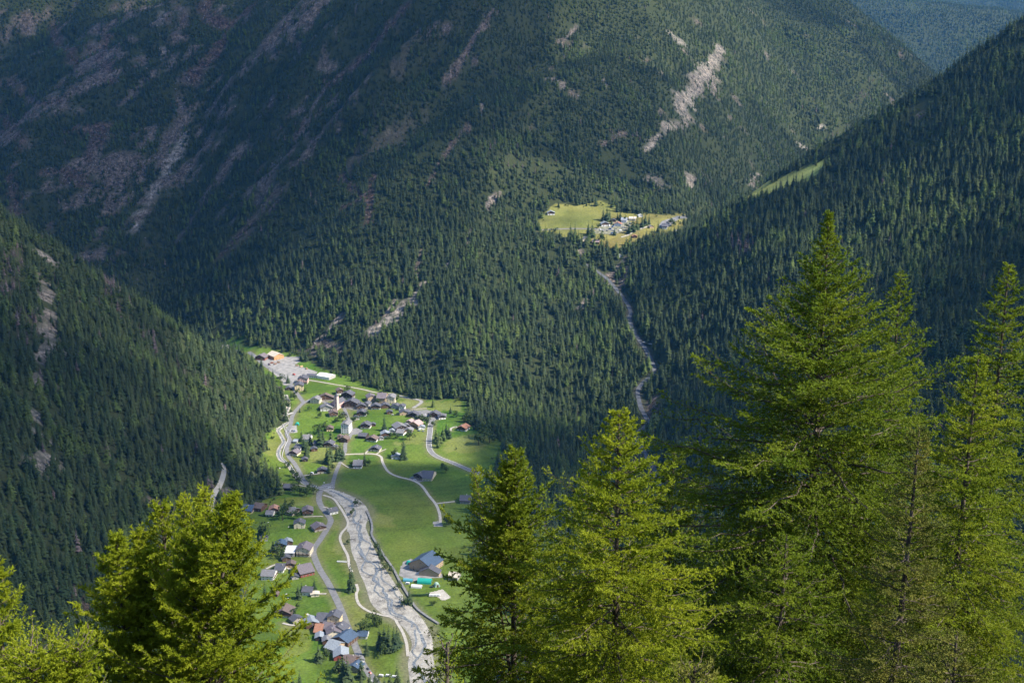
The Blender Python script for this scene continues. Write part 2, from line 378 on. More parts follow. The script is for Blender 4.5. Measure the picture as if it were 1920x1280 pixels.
# ------------------------------------------------------------------ conifer prototypes for the forests
def join_tris(parts):
    V = []; F = []; o = 0
    for v, f in parts: V.append(v); F.append(np.asarray(f) + o); o += len(v)
    return np.concatenate(V), np.concatenate(F)
def cone_tube(r0, r1, h, n=5, z0=0):
    a = np.arange(n) * 2 * math.pi / n
    lo = np.stack([r0 * np.cos(a), r0 * np.sin(a), np.full(n, z0)], -1); hi = np.stack([r1 * np.cos(a), r1 * np.sin(a), np.full(n, z0 + h)], -1)
    V = np.concatenate([lo, hi]); F = []
    for i in range(n):
        j = (i + 1) % n; F += [[i, j, n + j], [i, n + j, n + i]]
    return V, np.array(F)
def conifer(seed, h=20, r=3.0, layers=13, per=8, sparse=0, first=.06, prof=.85):
    R = np.random.default_rng(seed); V = []; F = []
    for i in range(layers):
        t = i / (layers - 1); z = h * (first + (.97 - first) * t)
        rr = 1.6 * r * ((1 - t) ** prof) * R.uniform(.8, 1.2) + .12
        n = max(4, int(per * (1 - .5 * t)))
        a0 = R.uniform(0, 6.3)
        for k in range(n):
            if R.random() < sparse: continue
            a = a0 + 2 * math.pi * (k + R.uniform(-.3, .3)) / n; L = rr * R.uniform(.7, 1.2)
            dr = L * R.uniform(.25, .55); wd = L * R.uniform(.28, .42) + .15
            ca, sa = math.cos(a), math.sin(a); z_ = z + R.uniform(-.3, .3)
            root = (0.05 * ca, .05 * sa, z_ + .35 * L * .5)
            mid1 = (.62 * L * ca - wd * sa, .62 * L * sa + wd * ca, z_ - dr * .55)
            mid2 = (.62 * L * ca + wd * sa, .62 * L * sa - wd * ca, z_ - dr * .55)
            top = (.6 * L * ca, .6 * L * sa, z_ - dr * .15)
            tip = (L * ca, L * sa, z_ - dr)
            o = len(V); V += [root, mid1, mid2, top, tip]; F += [[o, o + 1, o + 3], [o, o + 3, o + 2], [o + 3, o + 1, o + 4], [o + 3, o + 4, o + 2]]
    o = len(V); a = R.uniform(0, 6, 3)
    V += [(.22, 0, .9 * h), (-.12, .2, .9 * h), (-.12, -.2, .9 * h), (0, 0, h * 1.03)]
    F += [[o, o + 1, o + 3], [o + 1, o + 2, o + 3], [o + 2, o, o + 3]]
    return np.array(V), np.array(F)
def leafy(seed, h=9, r=4, n=260):
    R = np.random.default_rng(seed); V = []; F = []
    cl = [(R.normal(0, .45, 3) * np.array([r, r, r * .7]) + [0, 0, h * .62], r * R.uniform(.4, .65)) for _ in range(9)]
    for k in range(n):
        c, rad = cl[R.integers(len(cl))]; d = R.normal(0, 1, 3); d /= np.linalg.norm(d)
        p = c + d * rad * R.uniform(.75, 1.05); s = R.uniform(.35, .75) * r / 4
        u = np.cross(d, R.normal(0, 1, 3)); u /= np.linalg.norm(u) + 1e-6; w_ = np.cross(d, u) + d * R.uniform(-.4, .4)
        o = len(V); V += [p + u * s, p + w_ * s * .8, p - u * s, p - w_ * s * .9]; F += [[o, o + 1, o + 2], [o, o + 2, o + 3]]
    return np.array(V), np.array(F)
def snag(seed, h=17):
    R = np.random.default_rng(seed); P = [cone_tube(.22, .04, h)]
    for i in range(26):
        z = h * R.uniform(.2, .95); a = R.uniform(0, 6.3); L = (1 - z / h) * 2.2 + .5
        p = np.array([0, 0, z]); d = np.array([math.cos(a), math.sin(a), -.25]) * L; s = np.array([0, 0, .22])
        P.append((np.array([p + s, p - s, p + d]), [[0, 1, 2]]))
        s = np.array([-math.sin(a), math.cos(a), 0]) * .3
        P.append((np.array([p + s, p - s, p + d * .9]), [[0, 1, 2]]))
    return join_tris(P)
M_bark = mat('bark', noisy((.05, .035, .025), (.12, .09, .07), 3), rough=.95)
M_spruce = leafmat('spruce_needles', (.030, .052, .022), (.064, .088, .030), trans=.2)
M_larchfar = leafmat('larch_needles_far', (.075, .12, .030), (.11, .15, .040), trans=.3)
M_dead = leafmat('dead_wood', (.10, .075, .075), (.17, .13, .125), trans=.05)
M_leaf = leafmat('broad_leaves', (.045, .080, .018), (.080, .115, .028), trans=.3)
def proto(name, vf, m, trunk=None):
    V, F = vf; mi = np.zeros(len(F), int)
    if trunk:
        tv, tf = cone_tube(*trunk); F = np.concatenate([F, tf + len(V)]); V = np.concatenate([V, tv]); mi = np.concatenate([mi, np.ones(len(tf), int)])
    return mesh(name, V, F, [m, M_bark], mi)
SPRUCE_V = [conifer(s, h, r, l, p, 0, f, pr) for s, h, r, l, p, f, pr in [(1,21,3.0,14,8,.05,.85),(2,24,2.9,15,8,.08,.9),(3,18,3.1,12,9,.04,.8),(4,25,2.5,16,7,.12,.75),(5,20,2.6,13,8,.15,.9),(6,15,2.7,11,8,.03,.9)]]
SPRUCE = [proto('spruce_crown', v, M_spruce, (.3, .05, 14, 5)) for v in SPRUCE_V]
LARCH = [proto('larch_crown', conifer(s, h, r, 13, 8, .15, .12, .8), M_larchfar, (.3, .05, 14, 5)) for s, h, r in [(11,21,3.2),(12,19,3.0),(13,23,3.1)]]
DEAD = [mesh('dead_tree', *snag(s), [M_dead]) for s in (21, 22)] + [mesh('dead_tree', *conifer(23, 18, 1.9, 13, 7, .35, .15, .8), [M_dead])]
BROAD = [proto('broad_crown', leafy(s), M_leaf, (.25, .12, 5, 5)) for s in (31, 32, 33)]

def hidden_col(name, meshes):
    c = bpy.data.collections.new(name)
    for i, m in enumerate(meshes): c.objects.link(bpy.data.objects.new(name + '_piece', m))
    return c
def scatter(name, P, coll, scale, rz, idx, tilt=None, label=None, kind='stuff', zs=None):
    me = bpy.data.meshes.new(name); me.vertices.add(len(P)); me.vertices.foreach_set('co', np.asarray(P, np.float32).ravel()); me.update()
    attr(me, 'isc', scale); attr(me, 'irz', rz); attr(me, 'ivar', idx, 'INT')
    attr(me, 'itl', tilt if tilt is not None else np.zeros(len(P)))
    attr(me, 'izs', zs if zs is not None else np.ones(len(P)))
    o = link(name, me, kind=kind)
    g = bpy.data.node_groups.new(name, 'GeometryNodeTree'); g.interface.new_socket('Geometry', in_out='INPUT', socket_type='NodeSocketGeometry'); g.interface.new_socket('Geometry', in_out='OUTPUT', socket_type='NodeSocketGeometry')
    gi = g.nodes.new('NodeGroupInput'); go = g.nodes.new('NodeGroupOutput')
    ci = g.nodes.new('GeometryNodeCollectionInfo'); ci.inputs[0].default_value = coll; ci.inputs['Separate Children'].default_value = True; ci.inputs['Reset Children'].default_value = True
    ip = g.nodes.new('GeometryNodeInstanceOnPoints'); ip.inputs['Pick Instance'].default_value = True
    def na(n, t='FLOAT'):
        a = g.nodes.new('GeometryNodeInputNamedAttribute'); a.data_type = t; a.inputs[0].default_value = n; return a.outputs[0]
    cx = g.nodes.new('ShaderNodeCombineXYZ'); g.links.new(na('irz'), cx.inputs[2]); g.links.new(na('itl'), cx.inputs[0])
    e2r = g.nodes.new('FunctionNodeEulerToRotation'); g.links.new(cx.outputs[0], e2r.inputs[0])
    cs = g.nodes.new('ShaderNodeCombineXYZ'); s = na('isc'); ml = g.nodes.new('ShaderNodeMath'); ml.operation = 'MULTIPLY'
    g.links.new(s, ml.inputs[0]); g.links.new(na('izs'), ml.inputs[1])
    g.links.new(s, cs.inputs[0]); g.links.new(s, cs.inputs[1]); g.links.new(ml.outputs[0], cs.inputs[2])
    g.links.new(gi.outputs[0], ip.inputs['Points']); g.links.new(ci.outputs[0], ip.inputs['Instance']); g.links.new(na('ivar', 'INT'), ip.inputs['Instance Index'])
    g.links.new(e2r.outputs[0], ip.inputs['Rotation']); g.links.new(cs.outputs[0], ip.inputs['Scale'])
    g.links.new(ip.outputs[0], go.inputs[0])
    md = o.modifiers.new('scatter', 'NODES'); md.node_group = g
    if label: o['label'] = label
    return o

# ------------------------------------------------------------------ forest points
PATH_PX = {'forest_track': [(418,868),(420,885),(412,910),(402,925),(397,945),(390,975)]}
def forest_points(x0, x1, y0, y1, sp):
    xs = np.arange(x0, x1, sp); ys = np.arange(y0, y1, sp); X, Y = np.meshgrid(xs, ys)
    X = X + RNG.uniform(-.46, .46, X.shape) * sp; Y = Y + RNG.uniform(-.46, .46, X.shape) * sp
    X = X.ravel(); Y = Y.ravel(); Z = hz(X, Y)
    px, py = project(X, Y, Z)
    m = (px > -90) & (px < 2010) & (py > -40) & (py < 1400)
    return X[m], Y[m], Z[m]
def visible(X, Y, Z, lift=22):
    ok = np.zeros(len(X), bool); k = np.linspace(.45, .985, 60)
    for i in range(0, len(X), 4000):
        x, y, z = X[i:i + 4000, None], Y[i:i + 4000, None], Z[i:i + 4000, None] + lift
        h = hz(x * k, y * k); r = CAM_H + (z - CAM_H) * k
        ok[i:i + 4000] = ((h - r).max(1) < 6)
    return ok
A = [forest_points(-900, 1250, 1000, 2750, 8.6), forest_points(-2000, 3000, 2750, 4700, 8.0), forest_points(1100, 4900, 4700, 10400, 13)]
FX, FY, FZ = [np.concatenate([a[i] for a in A]) for i in range(3)]
jx_ = (fbm(FX / 16, FY / 16, 201, 3) - .5) * 34; jy_ = (fbm(FX / 16, FY / 16, 203, 3) - .5) * 44
near_v = (np.abs(FX + 120) < 420) & (FY < 2450)
m = ~openness(FX + jx_, FY + np.where(near_v, jy_ * .6, jy_))
m &= ~(openness(FX, FY) & (FX < -300) & (FY < 1700))
r_, t_ = rockiness(FX, FY)
m &= RNG.random(len(FX)) > r_ * np.clip(.52 + .5 * t_, 0, .97)
d_, _ = dist_line(pass_line[::4], FX, FY); m &= d_ > 8.5
tr = [at(*p) for p in PATH_PX['forest_track']]; d_, _ = dist_line(tr, FX, FY); m &= d_ > 5
thin = fbm(FX / 60, FY / 60, 91, 3); m &= (thin > .36) | (RNG.random(len(FX)) > .42)
# the lower left bank below the camera and the foot of the meadows
FX, FY, FZ = FX[m], FY[m], FZ[m]
m = visible(FX, FY, FZ); FX, FY, FZ = FX[m], FY[m], FZ[m]
nT = len(FX); print('forest trees', nT)
far = FY > 4700
g = fbm(FX / 70, FY / 70, 95, 3); g2 = fbm(FX / 160, FY / 160, 97, 3)
DEADW = [([at(*p) for p in P], w_) for P, w_ in [([(175,510),(215,560),(240,610),(290,640)],16),([(290,650),(330,690),(370,715),(395,735)],15),([(60,600),(40,640)],15),([(80,520),(110,540)],12),([(30,470),(20,560)],14),([(950,300),(1000,320)],14),([(1150,250),(1190,260)],12),([(1560,260),(1600,240)],14),([(1640,150),(1600,200)],12),([(1380,450),(1400,480)],14)]]
dd_ = np.full(nT, 1e9)
for P, w_ in DEADW: dd_ = np.minimum(dd_, dist_line(P, FX, FY)[0] / w_)
rnd = RNG.random(nT)
kind = np.zeros(nT, int)
kind[(g > .60) & (rnd < .55)] = 1
kind[(rnd < .06)] = 1
kind[(dd_ < 1.0) & (rnd < .75)] = 2
kind[rnd > .985] = 2
rkb, _ = rockiness(FX, FY)
kind[(rkb > .25) & (rnd < .5)] = 2
low = (FZ < 60) & (FY > 2100) & (FX < -250)
kind[low & (rnd < .3)] = 3
kind[(g2 > .64) & (rnd < .35)] = 3
size = (.72 + .62 * RNG.random(nT) ** 1.3) * (1 - .38 * (rkb > .25)) * np.where(FZ > 550, .85, 1)
size[far] *= 1.45
size *= np.interp(FY, [1900, 2500, 3000, 4700], [1.05, .9, .70, .66])
size *= .8 + .45 * fbm(FX / 45, FY / 45, 99, 3)
# the largest forest trees are things of their own
tpx, tpy = project(FX, FY, FZ); tpx2, tpy2 = project(FX, FY, FZ + 20 * size)
pxh = tpy - tpy2
EDGE = (tpx > 5) & (tpx < 1915) & (tpy > 5) & (tpy < 1275)
FG_HIDE = [[(1220,1280),(1240,900),(1380,700),(1500,450),(1560,400),(1640,520),(1720,560),(1760,700),(1830,640),(1880,490),(1920,490),(1920,1280)],
           [(800,1280),(860,1000),(970,850),(1050,1000),(1100,860),(1160,780),(1230,880),(1300,1280)],[(130,1280),(180,1050),(260,1010),(340,960),(440,935),(500,1100),(560,1280)]]
hid = np.zeros(nT, bool)
for p in FG_HIDE: hid |= inside(p, tpx, tpy - pxh * .4)
score = np.where(EDGE & ~hid & (kind != 2), pxh, 0)
pick = np.argsort(-score)[:285]
rest = np.ones(nT, bool); rest[pick] = False
M_spruce_own = leafmat('spruce_needles_near', (.028, .055, .022), (.060, .090, .030), trans=.2)
crowns = [mesh('spruce_crown', *v, [M_spruce_own]) for v in SPRUCE_V]
larch_cr = [mesh('larch_crown', *conifer(s, h, r, 13, 8, .15, .12, .8), [M_larchfar]) for s, h, r in [(11,21,3.2),(12,19,3.0),(13,23,3.1)]]
broad_cr = [mesh('broad_crown', *leafy(s), [M_leaf]) for s in (31, 32, 33)]
trunk_me = mesh('trunk', *cone_tube(.3, .05, 14, 6), [M_bark]); trunk_short = mesh('trunk', *cone_tube(.28, .1, 6, 6), [M_bark])
def small_tree(x, y, z, kd, s, rz, label, group, cat='tree', var=None, name=None):
    nm, cr, tk = (('spruce_tree', crowns, trunk_me), ('larch_tree', larch_cr, trunk_me), ('dead_tree', DEAD, None), ('broadleaf_tree', broad_cr, trunk_short))[kd]
    e = bpy.data.objects.new(name or nm, None); COL.objects.link(e); e.location = (x, y, z - .3); e.rotation_euler = (0, 0, rz); e.scale = (s, s, s)
    e.empty_display_size = .5
    tag(e, label, cat, group)
    link('crown', cr[(var if var is not None else random.randrange(99)) % len(cr)], e)
    if tk: link('trunk', tk, e)
    return e
MARKS = [((410,900),'beside the dirt track on the left slope'),((75,720),'along the pale gully of the left spur'),((310,985),'above the bare earth bank left of the larches'),((505,880),'at the forest edge above the riverside meadow'),((110,1120),'on the lowest left slope near the picture corner'),
 ((450,720),'on the sunlit shoulder of the left spur'),((200,900),'in the middle of the dark left slope'),((20,950),'at the left picture edge of the dark slope'),((520,800),'where the left spur meets the stream'),((250,1010),'just behind the small forked larch'),
 ((1180,700),'on the downhill side of the winding pass road'),((1260,720),'on the uphill side of the winding pass road'),((950,900),'on the dark bank above the bypass road'),((900,740),'at the foot of the hill behind the village'),((1350,620),'on the right hillside behind the largest larch'),((1780,560),'high on the right hillside between the foreground larches'),((1060,860),'below the little forest clearing')]
def region_of(px, py):
    return min(MARKS, key=lambda m: (m[0][0] - px) ** 2 + (m[0][1] - py) ** 2)[1]
KN = {0: 'dark green spruce', 1: 'pale green larch', 3: 'rounded broadleaf tree'}
for i in pick:
    where = region_of(tpx[i], tpy[i]); k = int(kind[i])
    sz = float(size[i])
    small_tree(FX[i], FY[i], FZ[i], k, sz * (.9 if k == 3 else 1), float(RNG.uniform(0, 6.3)), f'{KN[k]} {where}', f'{KN[k].replace("larch", "larche")}s {where}')
for k, nm, ms, lb in [(0, 'spruce_forest', SPRUCE, 'dense dark spruce forest covering the mountainsides'), (1, 'larch_forest', LARCH, 'paler larches mixed through the mountain forest'), (2, 'dead_forest', DEAD, 'grey brown dead trees in patches of the forest'), (3, 'broadleaf_woods', BROAD, 'broadleaf trees and shrubs among the conifers')]:
    s_ = rest & (kind == k); n_ = int(s_.sum())
    scatter(nm, np.stack([FX[s_], FY[s_], FZ[s_] - .4], -1), hidden_col(nm + '_kinds', ms), size[s_] * (.85 if k == 3 else 1), RNG.uniform(0, 6.3, n_), RNG.integers(0, len(ms), n_), tilt=RNG.normal(0, .03, n_), label=lb, zs=RNG.uniform(.8, 1.1, n_))
# crags and boulders
def rock_mesh(seed):
    bm = bmesh.new(); bmesh.ops.create_icosphere(bm, subdivisions=2, radius=1)
    R = np.random.default_rng(seed)
    pl = [(R.normal(0, 1, 3), R.uniform(.45, .85)) for _ in range(9)]
    for v in bm.verts:
        p = np.array(v.co)
        for n_, d_ in pl:
            n_ = n_ / np.linalg.norm(n_); k = p @ n_
            if k > d_: p = p - n_ * (k - d_)
        v.co = p * np.array([1, .8, .75])
    me = bpy.data.meshes.new('boulder'); bm.to_mesh(me); bm.free(); me.materials.append(M_rock); return me
import bmesh
def rockm(nt, b):
    noisy((.09, .078, .067), (.23, .21, .18), .5, 8, .9, .5)(nt, b)
M_rock = mat('rock', rockm, rough=.95, spec=.15)
M_stone = mat('pale_stone', noisy((.30, .29, .27), (.55, .54, .51), 1.5, 5, .5, .2), rough=.9)
rocks = [rock_mesh(s) for s in range(4)]
X_ = RNG.uniform(-1900, 1400, 400000); Y_ = RNG.uniform(1300, 4400, 400000)
r_, t_ = rockiness(X_, Y_); px_, py_ = project(X_, Y_, hz(X_, Y_))
m = (r_ > .55) & (px_ > -40) & (px_ < 1960) & (py_ > -30) & ~openness(X_, Y_) & (RNG.random(400000) < .32)
X_, Y_ = X_[m], Y_[m]; Z_ = hz(X_, Y_); m = visible(X_, Y_, Z_, 5); X_, Y_, Z_ = X_[m], Y_[m], Z_[m]
n_ = len(X_); print('rocks', n_)
scatter('rock_outcrops', np.stack([X_, Y_, Z_ - 1], -1), hidden_col('rock_kinds', rocks), (.7 + 3.2 * RNG.random(n_) ** 2) * np.where(Y_ < 2300, .45, 1), RNG.uniform(0, 6, n_), RNG.integers(0, 4, n_), tilt=RNG.uniform(-.6, .6, n_), label='broken brown and grey rock outcrops on the steep mountainside', zs=RNG.uniform(.7, 1.8, n_))

# ------------------------------------------------------------------ clouds over the valley (they cast the shade)
CZ = 2300.0
def to_cloud(x, y, z): k = (CZ - z) / SUN.z; return x + SUN.x * k, y + SUN.y * k
LIT = [ # px, py, radius across (m), radius in depth (m)
 (660,745,330,190),(560,700,200,190),(800,800,240,140),(700,840,300,110),(900,830,190,110),(880,835,210,150),(800,870,260,90),(520,830,120,120),(1120,420,240,150),(1000,480,170,120),
 (480,700,110,130),(430,600,60,160),(700,560,190,110),(1000,620,150,110),(860,640,110,60),(1150,640,90,90),(1350,600,170,60),(1330,400,150,90),
 (1480,330,190,150),(1480,330,120,90),(1800,330,150,110),(1900,250,140,90),(1420,100,420,340),(1550,180,330,300),(1200,60,120,200),(1290,150,90,110),(1850,60,900,700),(1700,80,500,600),(1000,340,120,60)]
DARK = [(150,150,700,500),(150,150,500,400),(400,300,500,420),(700,150,330,420),(120,600,260,260),(60,900,240,260),(300,880,170,200),(260,480,400,120),(900,60,200,260),(1330,820,260,200),(1700,60,350,500),(1450,460,90,130)]
cxs = np.arange(-3200, 4200, 45.); cys = np.arange(-1500, 5200, 45.)
cxs = cxs + (CZ / SUN.z) * SUN.x * 1.0; cys = cys + (CZ / SUN.z) * SUN.y
CX, CY = np.meshgrid(cxs, cys)
dens = .42 + (fbm(CX / 330, CY / 330, 111, 4) - .5) * 1.1
for px_, py_, rx, ry in DARK:
    x, y, z = atz(px_, py_); a, b = to_cloud(x, y, z)
    dens = dens + .75 * (1 - sstep(np.hypot((CX - a) / rx, (CY - b) / ry) + (fbm(CX / 160, CY / 160, 115, 3) - .5) * .8, .6, 1.3))
for px_, py_, rx, ry in LIT:
    x, y, z = atz(px_, py_); a, b = to_cloud(x, y, z)
    q_ = np.hypot((CX - a) / rx, (CY - b) / ry) + (fbm(CX / 120, CY / 120, 113, 3) - .5) * .9
    dens = dens - 1.45 * (1 - sstep(q_, .55, 1.35))
for x, y, z, rx, ry in [(0, 25, 640, 160, 160)]:
    a, b = to_cloud(x, y, z); q_ = np.hypot((CX - a) / rx, (CY - b) / ry); dens = dens - 1.6 * (1 - sstep(q_, .6, 1.2))
dens = np.clip(dens, 0, 1.4)
keep = dens > .04
up = CZ + 40 + 230 * np.sqrt(dens) * (.6 + .8 * fbm(CX / 200, CY / 200, 117, 4)); dn = CZ - 50 * dens
nyc, nxc = CX.shape; ic = np.arange(nyc * nxc).reshape(nyc, nxc)
kq = keep[:-1, :-1] & keep[:-1, 1:] & keep[1:, 1:] & keep[1:, :-1]
Q = np.stack([ic[:-1, :-1], ic[:-1, 1:], ic[1:, 1:], ic[1:, :-1]], -1)[kq]
top = Q; bot = Q[:, ::-1] + nyc * nxc
edges = {}
for f in Q:
    for a, b in ((f[0], f[1]), (f[1], f[2]), (f[2], f[3]), (f[3], f[0])): edges[(a, b)] = edges.get((a, b), 0) + 1
side = np.array([[b, a, a + nyc * nxc, b + nyc * nxc] for (a, b) in edges if (b, a) not in edges])
Vc = np.concatenate([np.stack([CX, CY, up], -1).reshape(-1, 3), np.stack([CX, CY, dn], -1).reshape(-1, 3)])
def cloudmat():
    m = bpy.data.materials.new('cloud'); m.use_nodes = True; nt = m.node_tree; nt.nodes.clear()
    out = N(nt, 'ShaderNodeOutputMaterial'); d = N(nt, 'ShaderNodeBsdfDiffuse'); d.inputs[0].default_value = (.6, .64, .7, 1)
    t = N(nt, 'ShaderNodeBsdfTranslucent'); t.inputs[0].default_value = (.6, .64, .7, 1); mx = N(nt, 'ShaderNodeMixShader'); mx.inputs[0].default_value = .4
    tr = N(nt, 'ShaderNodeBsdfTransparent'); m2 = N(nt, 'ShaderNodeMixShader'); a = N(nt, 'ShaderNodeAttribute', attribute_name='dens')
    mr = N(nt, 'ShaderNodeMapRange'); mr.inputs[1].default_value = .04; mr.inputs[2].default_value = 1.3; mr.inputs[3].default_value = 0.0; mr.inputs[4].default_value = CLOUD_OPACITY
    nt.links.new(a.outputs['Fac'], mr.inputs[0]); nt.links.new(mr.outputs[0], m2.inputs[0])
    nt.links.new(d.outputs[0], mx.inputs[1]); nt.links.new(t.outputs[0], mx.inputs[2]); nt.links.new(tr.outputs[0], m2.inputs[1]); nt.links.new(mx.outputs[0], m2.inputs[2])
    nt.links.new(m2.outputs[0], out.inputs[0]); return m
CLOUD_OPACITY = .66
me = mesh('clouds', Vc, np.concatenate([top, bot, side]), [cloudmat()], smooth=True)
attr(me, 'dens', np.concatenate([dens.ravel(), dens.ravel()]))
link('clouds', me, kind='structure')['label'] = 'broken cloud over the valley'
# ------------------------------------------------------------------ haze
bm = bmesh.new(); bmesh.ops.create_cube(bm, size=1)
me = bpy.data.meshes.new('haze'); bm.to_mesh(me); bm.free()
hzmin = float(ZZ.min()) - 3; hzmax = float(ZZ.max()) + 45
hb = link('haze', me, kind='stuff'); hb.scale = (8600, 11400, hzmax - hzmin); hb.location = (1200, 5100, (hzmax + hzmin) / 2)
hm = bpy.data.materials.new('haze'); hm.use_nodes = True; hm.node_tree.nodes.clear()
pv = N(hm.node_tree, 'ShaderNodeVolumePrincipled'); pv.inputs['Color'].default_value = (.10, .44, 1.0, 1); pv.inputs['Density'].default_value = 2.0e-5; pv.inputs['Anisotropy'].default_value = .1
hm.node_tree.links.new(pv.outputs[0], N(hm.node_tree, 'ShaderNodeOutputMaterial').inputs['Volume']); me.materials.append(hm)
# ------------------------------------------------------------------ roads, river, yards
M_asph = mat('asphalt', noisy((.15, .15, .15), (.21, .205, .20), .25, 5), rough=.85)
M_asphp = mat('pass_asphalt', noisy((.065, .07, .08), (.11, .115, .125), .2, 5), rough=.8)
M_track = mat('gravel_track', noisy((.34, .31, .26), (.47, .44, .38), .4, 6), rough=.95)
M_yard = mat('yard_gravel', noisy((.19, .185, .175), (.32, .305, .285), .15, 8), rough=.95)
M_line = mat('road_paint', color=(.75, .75, .72))
def gravel(nt, b):
    tc = N(nt, 'ShaderNodeTexCoord'); v = N(nt, 'ShaderNodeTexVoronoi'); v.inputs['Scale'].default_value = .9
    n = N(nt, 'ShaderNodeTexNoise'); n.inputs['Scale'].default_value = .06; n.inputs['Detail'].default_value = 9; n.inputs['Roughness'].default_value = .72
    nt.links.new(tc.outputs['Object'], v.inputs['Vector']); nt.links.new(tc.outputs['Object'], n.inputs['Vector'])
    mx = N(nt, 'ShaderNodeMix', data_type='RGBA', blend_type='MULTIPLY'); mx.inputs[0].default_value = .7
    nt.links.new(ramp(nt, n.outputs[0], [(.36, (.14, .13, .115)), (.44, (.29, .27, .235)), (.6, (.45, .42, .36))]), mx.inputs[6])
    nt.links.new(ramp(nt, v.outputs['Color'], [(.1, (.5, .5, .5)), (.9, (1.15, 1.15, 1.12))]), mx.inputs[7])
    nt.links.new(mx.outputs[2], b.inputs['Base Color'])
    bp = N(nt, 'ShaderNodeBump'); bp.inputs['Distance'].default_value = 1.2; bp.inputs['Strength'].default_value = .8
    nt.links.new(n.outputs[0], bp.inputs['Height']); nt.links.new(bp.outputs[0], b.inputs['Normal'])
M_bed = mat('river_gravel', gravel, rough=.9)
M_water = mat('river_water', noisy((.09, .10, .10), (.26, .27, .265), .5, 6, .6, .3), rough=.25, spec=.5)
NLAY = [0]
def strip_verts(line, hw, off, cross=3, level=False):
    line = np.asarray(line); t = np.gradient(line, axis=0); t /= np.linalg.norm(t, axis=1)[:, None] + 1e-9
    n = np.stack([-t[:, 1], t[:, 0]], -1); V = []
    hw = np.broadcast_to(hw, (len(line),))
    for k in range(cross):
        s = (k / (cross - 1) * 2 - 1) * hw
        p = line + n * s[:, None]; z = hz(line[:, 0], line[:, 1]) if level else hz(p[:, 0], p[:, 1])
        V.append(np.column_stack([p, z + off]))
    V = np.stack(V, 1).reshape(-1, 3); m = len(line); F = []
    for i in range(m - 1):
        for k in range(cross - 1):
            a = i * cross + k; F.append([a, a + 1, a + cross + 1, a + cross])
    F = np.array(F)[:, ::-1]
    return V, F
def road(name, px, width, m, step=3, lines=False, level=False, off=None, line=None):
    NLAY[0] += 1; off = off if off is not None else .22 + .012 * NLAY[0]
    line = spline([at(*p) for p in px], step) if line is None else line
    V, F = strip_verts(line, width / 2, off, 5, level)
    # shallow kerb skirts give the sheet an edge
    o = link(name, mesh(name, V, F, m), kind='structure')
    if lines:
        t = np.gradient(line, axis=0); t /= np.linalg.norm(t, axis=1)[:, None]; n = np.stack([-t[:, 1], t[:, 0]], -1)
        for s in (-1, 1):
            V, F = strip_verts(line + n * s * (width / 2 - .35), .16, off + .05, 2); link('road_marking', mesh('road_marking', V, F, M_line), o)
    return line
ROADS = {}
ROADS['pass'] = road('pass_road', None, 7.2, M_asphp, lines=False, level=True, off=.75, line=pass_line)
ROADS['main'] = road('village_road', [(722,1300),(705,1278),(682,1248),(668,1215),(652,1175),(634,1130),(614,1090),(600,1068),(590,1045),(588,1030),(600,1012),(614,990),(620,975),(612,962),(602,948),(598,935),(600,922),(606,916)], 7.5, M_asph)
ROADS['church'] = road('church_lane', [(606,916),(622,912),(626,898),(632,880),(642,858),(647,845),(648,832),(656,818),(659,806),(654,788),(648,772),(645,764)], 5.5, M_asph)
ROADS['bank'] = road('riverside_road', [(606,916),(590,911),(572,903),(564,890),(553,870),(541,855),(538,840),(543,825),(538,812),(545,795),(549,778),(560,764),(570,755),(588,748),(604,752),(630,762),(648,764)], 6.5, M_asph)
ROADS['yard'] = road('yard_road', [(570,755),(560,742),(548,724),(540,712),(525,702),(508,692),(490,680),(478,668),(466,660)], 7, M_asph)
ROADS['east'] = road('bypass_road', [(1032,985),(1000,955),(960,925),(925,898),(885,883),(850,868),(820,856),(807,845),(804,830),(806,812),(808,795),(812,785)], 8.2, M_asph, lines=True)
ROADS['plaza'] = road('village_street', [(645,764),(670,768),(700,764),(730,762),(760,768),(785,776),(812,785),(830,782)], 5, M_asph)
ROADS['upper'] = road('upper_lane', [(735,738),(760,745),(790,752),(775,765)], 6, M_yard)
TR = [
 ('meadow_path', [(647,852),(670,851),(700,851),(714,856),(718,868),(728,884),(745,893),(772,900),(790,910),(805,930),(817,945),(824,962),(826,980)], 3.6),
 ('farm_path', [(818,944),(835,942),(853,940)], 3),('hut_path', [(684,851),(692,843),(698,838)], 2.6),('hut_path', [(706,851),(716,845),(724,842)], 2),
 ('upper_track', [(575,712),(600,716),(640,723),(680,730),(705,736),(735,738)], 3),('barn_track', [(845,808),(846,803),(855,800),(862,804)], 3),
 ('riverside_path', [(606,928),(625,935),(637,950),(650,972),(652,985),(640,1000),(638,1012),(645,1028),(652,1042),(655,1060),(660,1072)], 3.2),
 ('riverside_path', [(668,1095),(671,1105),(668,1115),(673,1132),(690,1145),(712,1152),(738,1158),(745,1168),(755,1185),(762,1205),(765,1230)], 3.2),
 ('house_path', [(569,969),(590,968),(606,968)], 2.2),('house_path', [(605,950),(614,952),(620,956)], 2.2),('house_path', [(563,1021),(590,1021)], 2),
 ('house_path', [(500,1066),(515,1059),(530,1060),(545,1068)], 3),('house_path', [(612,1113),(600,1113),(590,1112)], 3),('house_path', [(530,1168),(550,1172),(575,1168)], 3),
 ('col_road', [(1008,432),(1040,430),(1080,429),(1120,430),(1150,432)], 4),('col_path', [(1165,445),(1180,440),(1190,433),(1215,425)], 3),
 ('forest_track', PATH_PX['forest_track'], 6),('house_path', [(640,868),(655,877),(675,879)], 1.8),('bank_path', [(480,868),(500,885),(520,905),(545,908),(575,912)], 2.2),
 ('house_path', [(570,892),(585,890),(600,888)], 3),
]
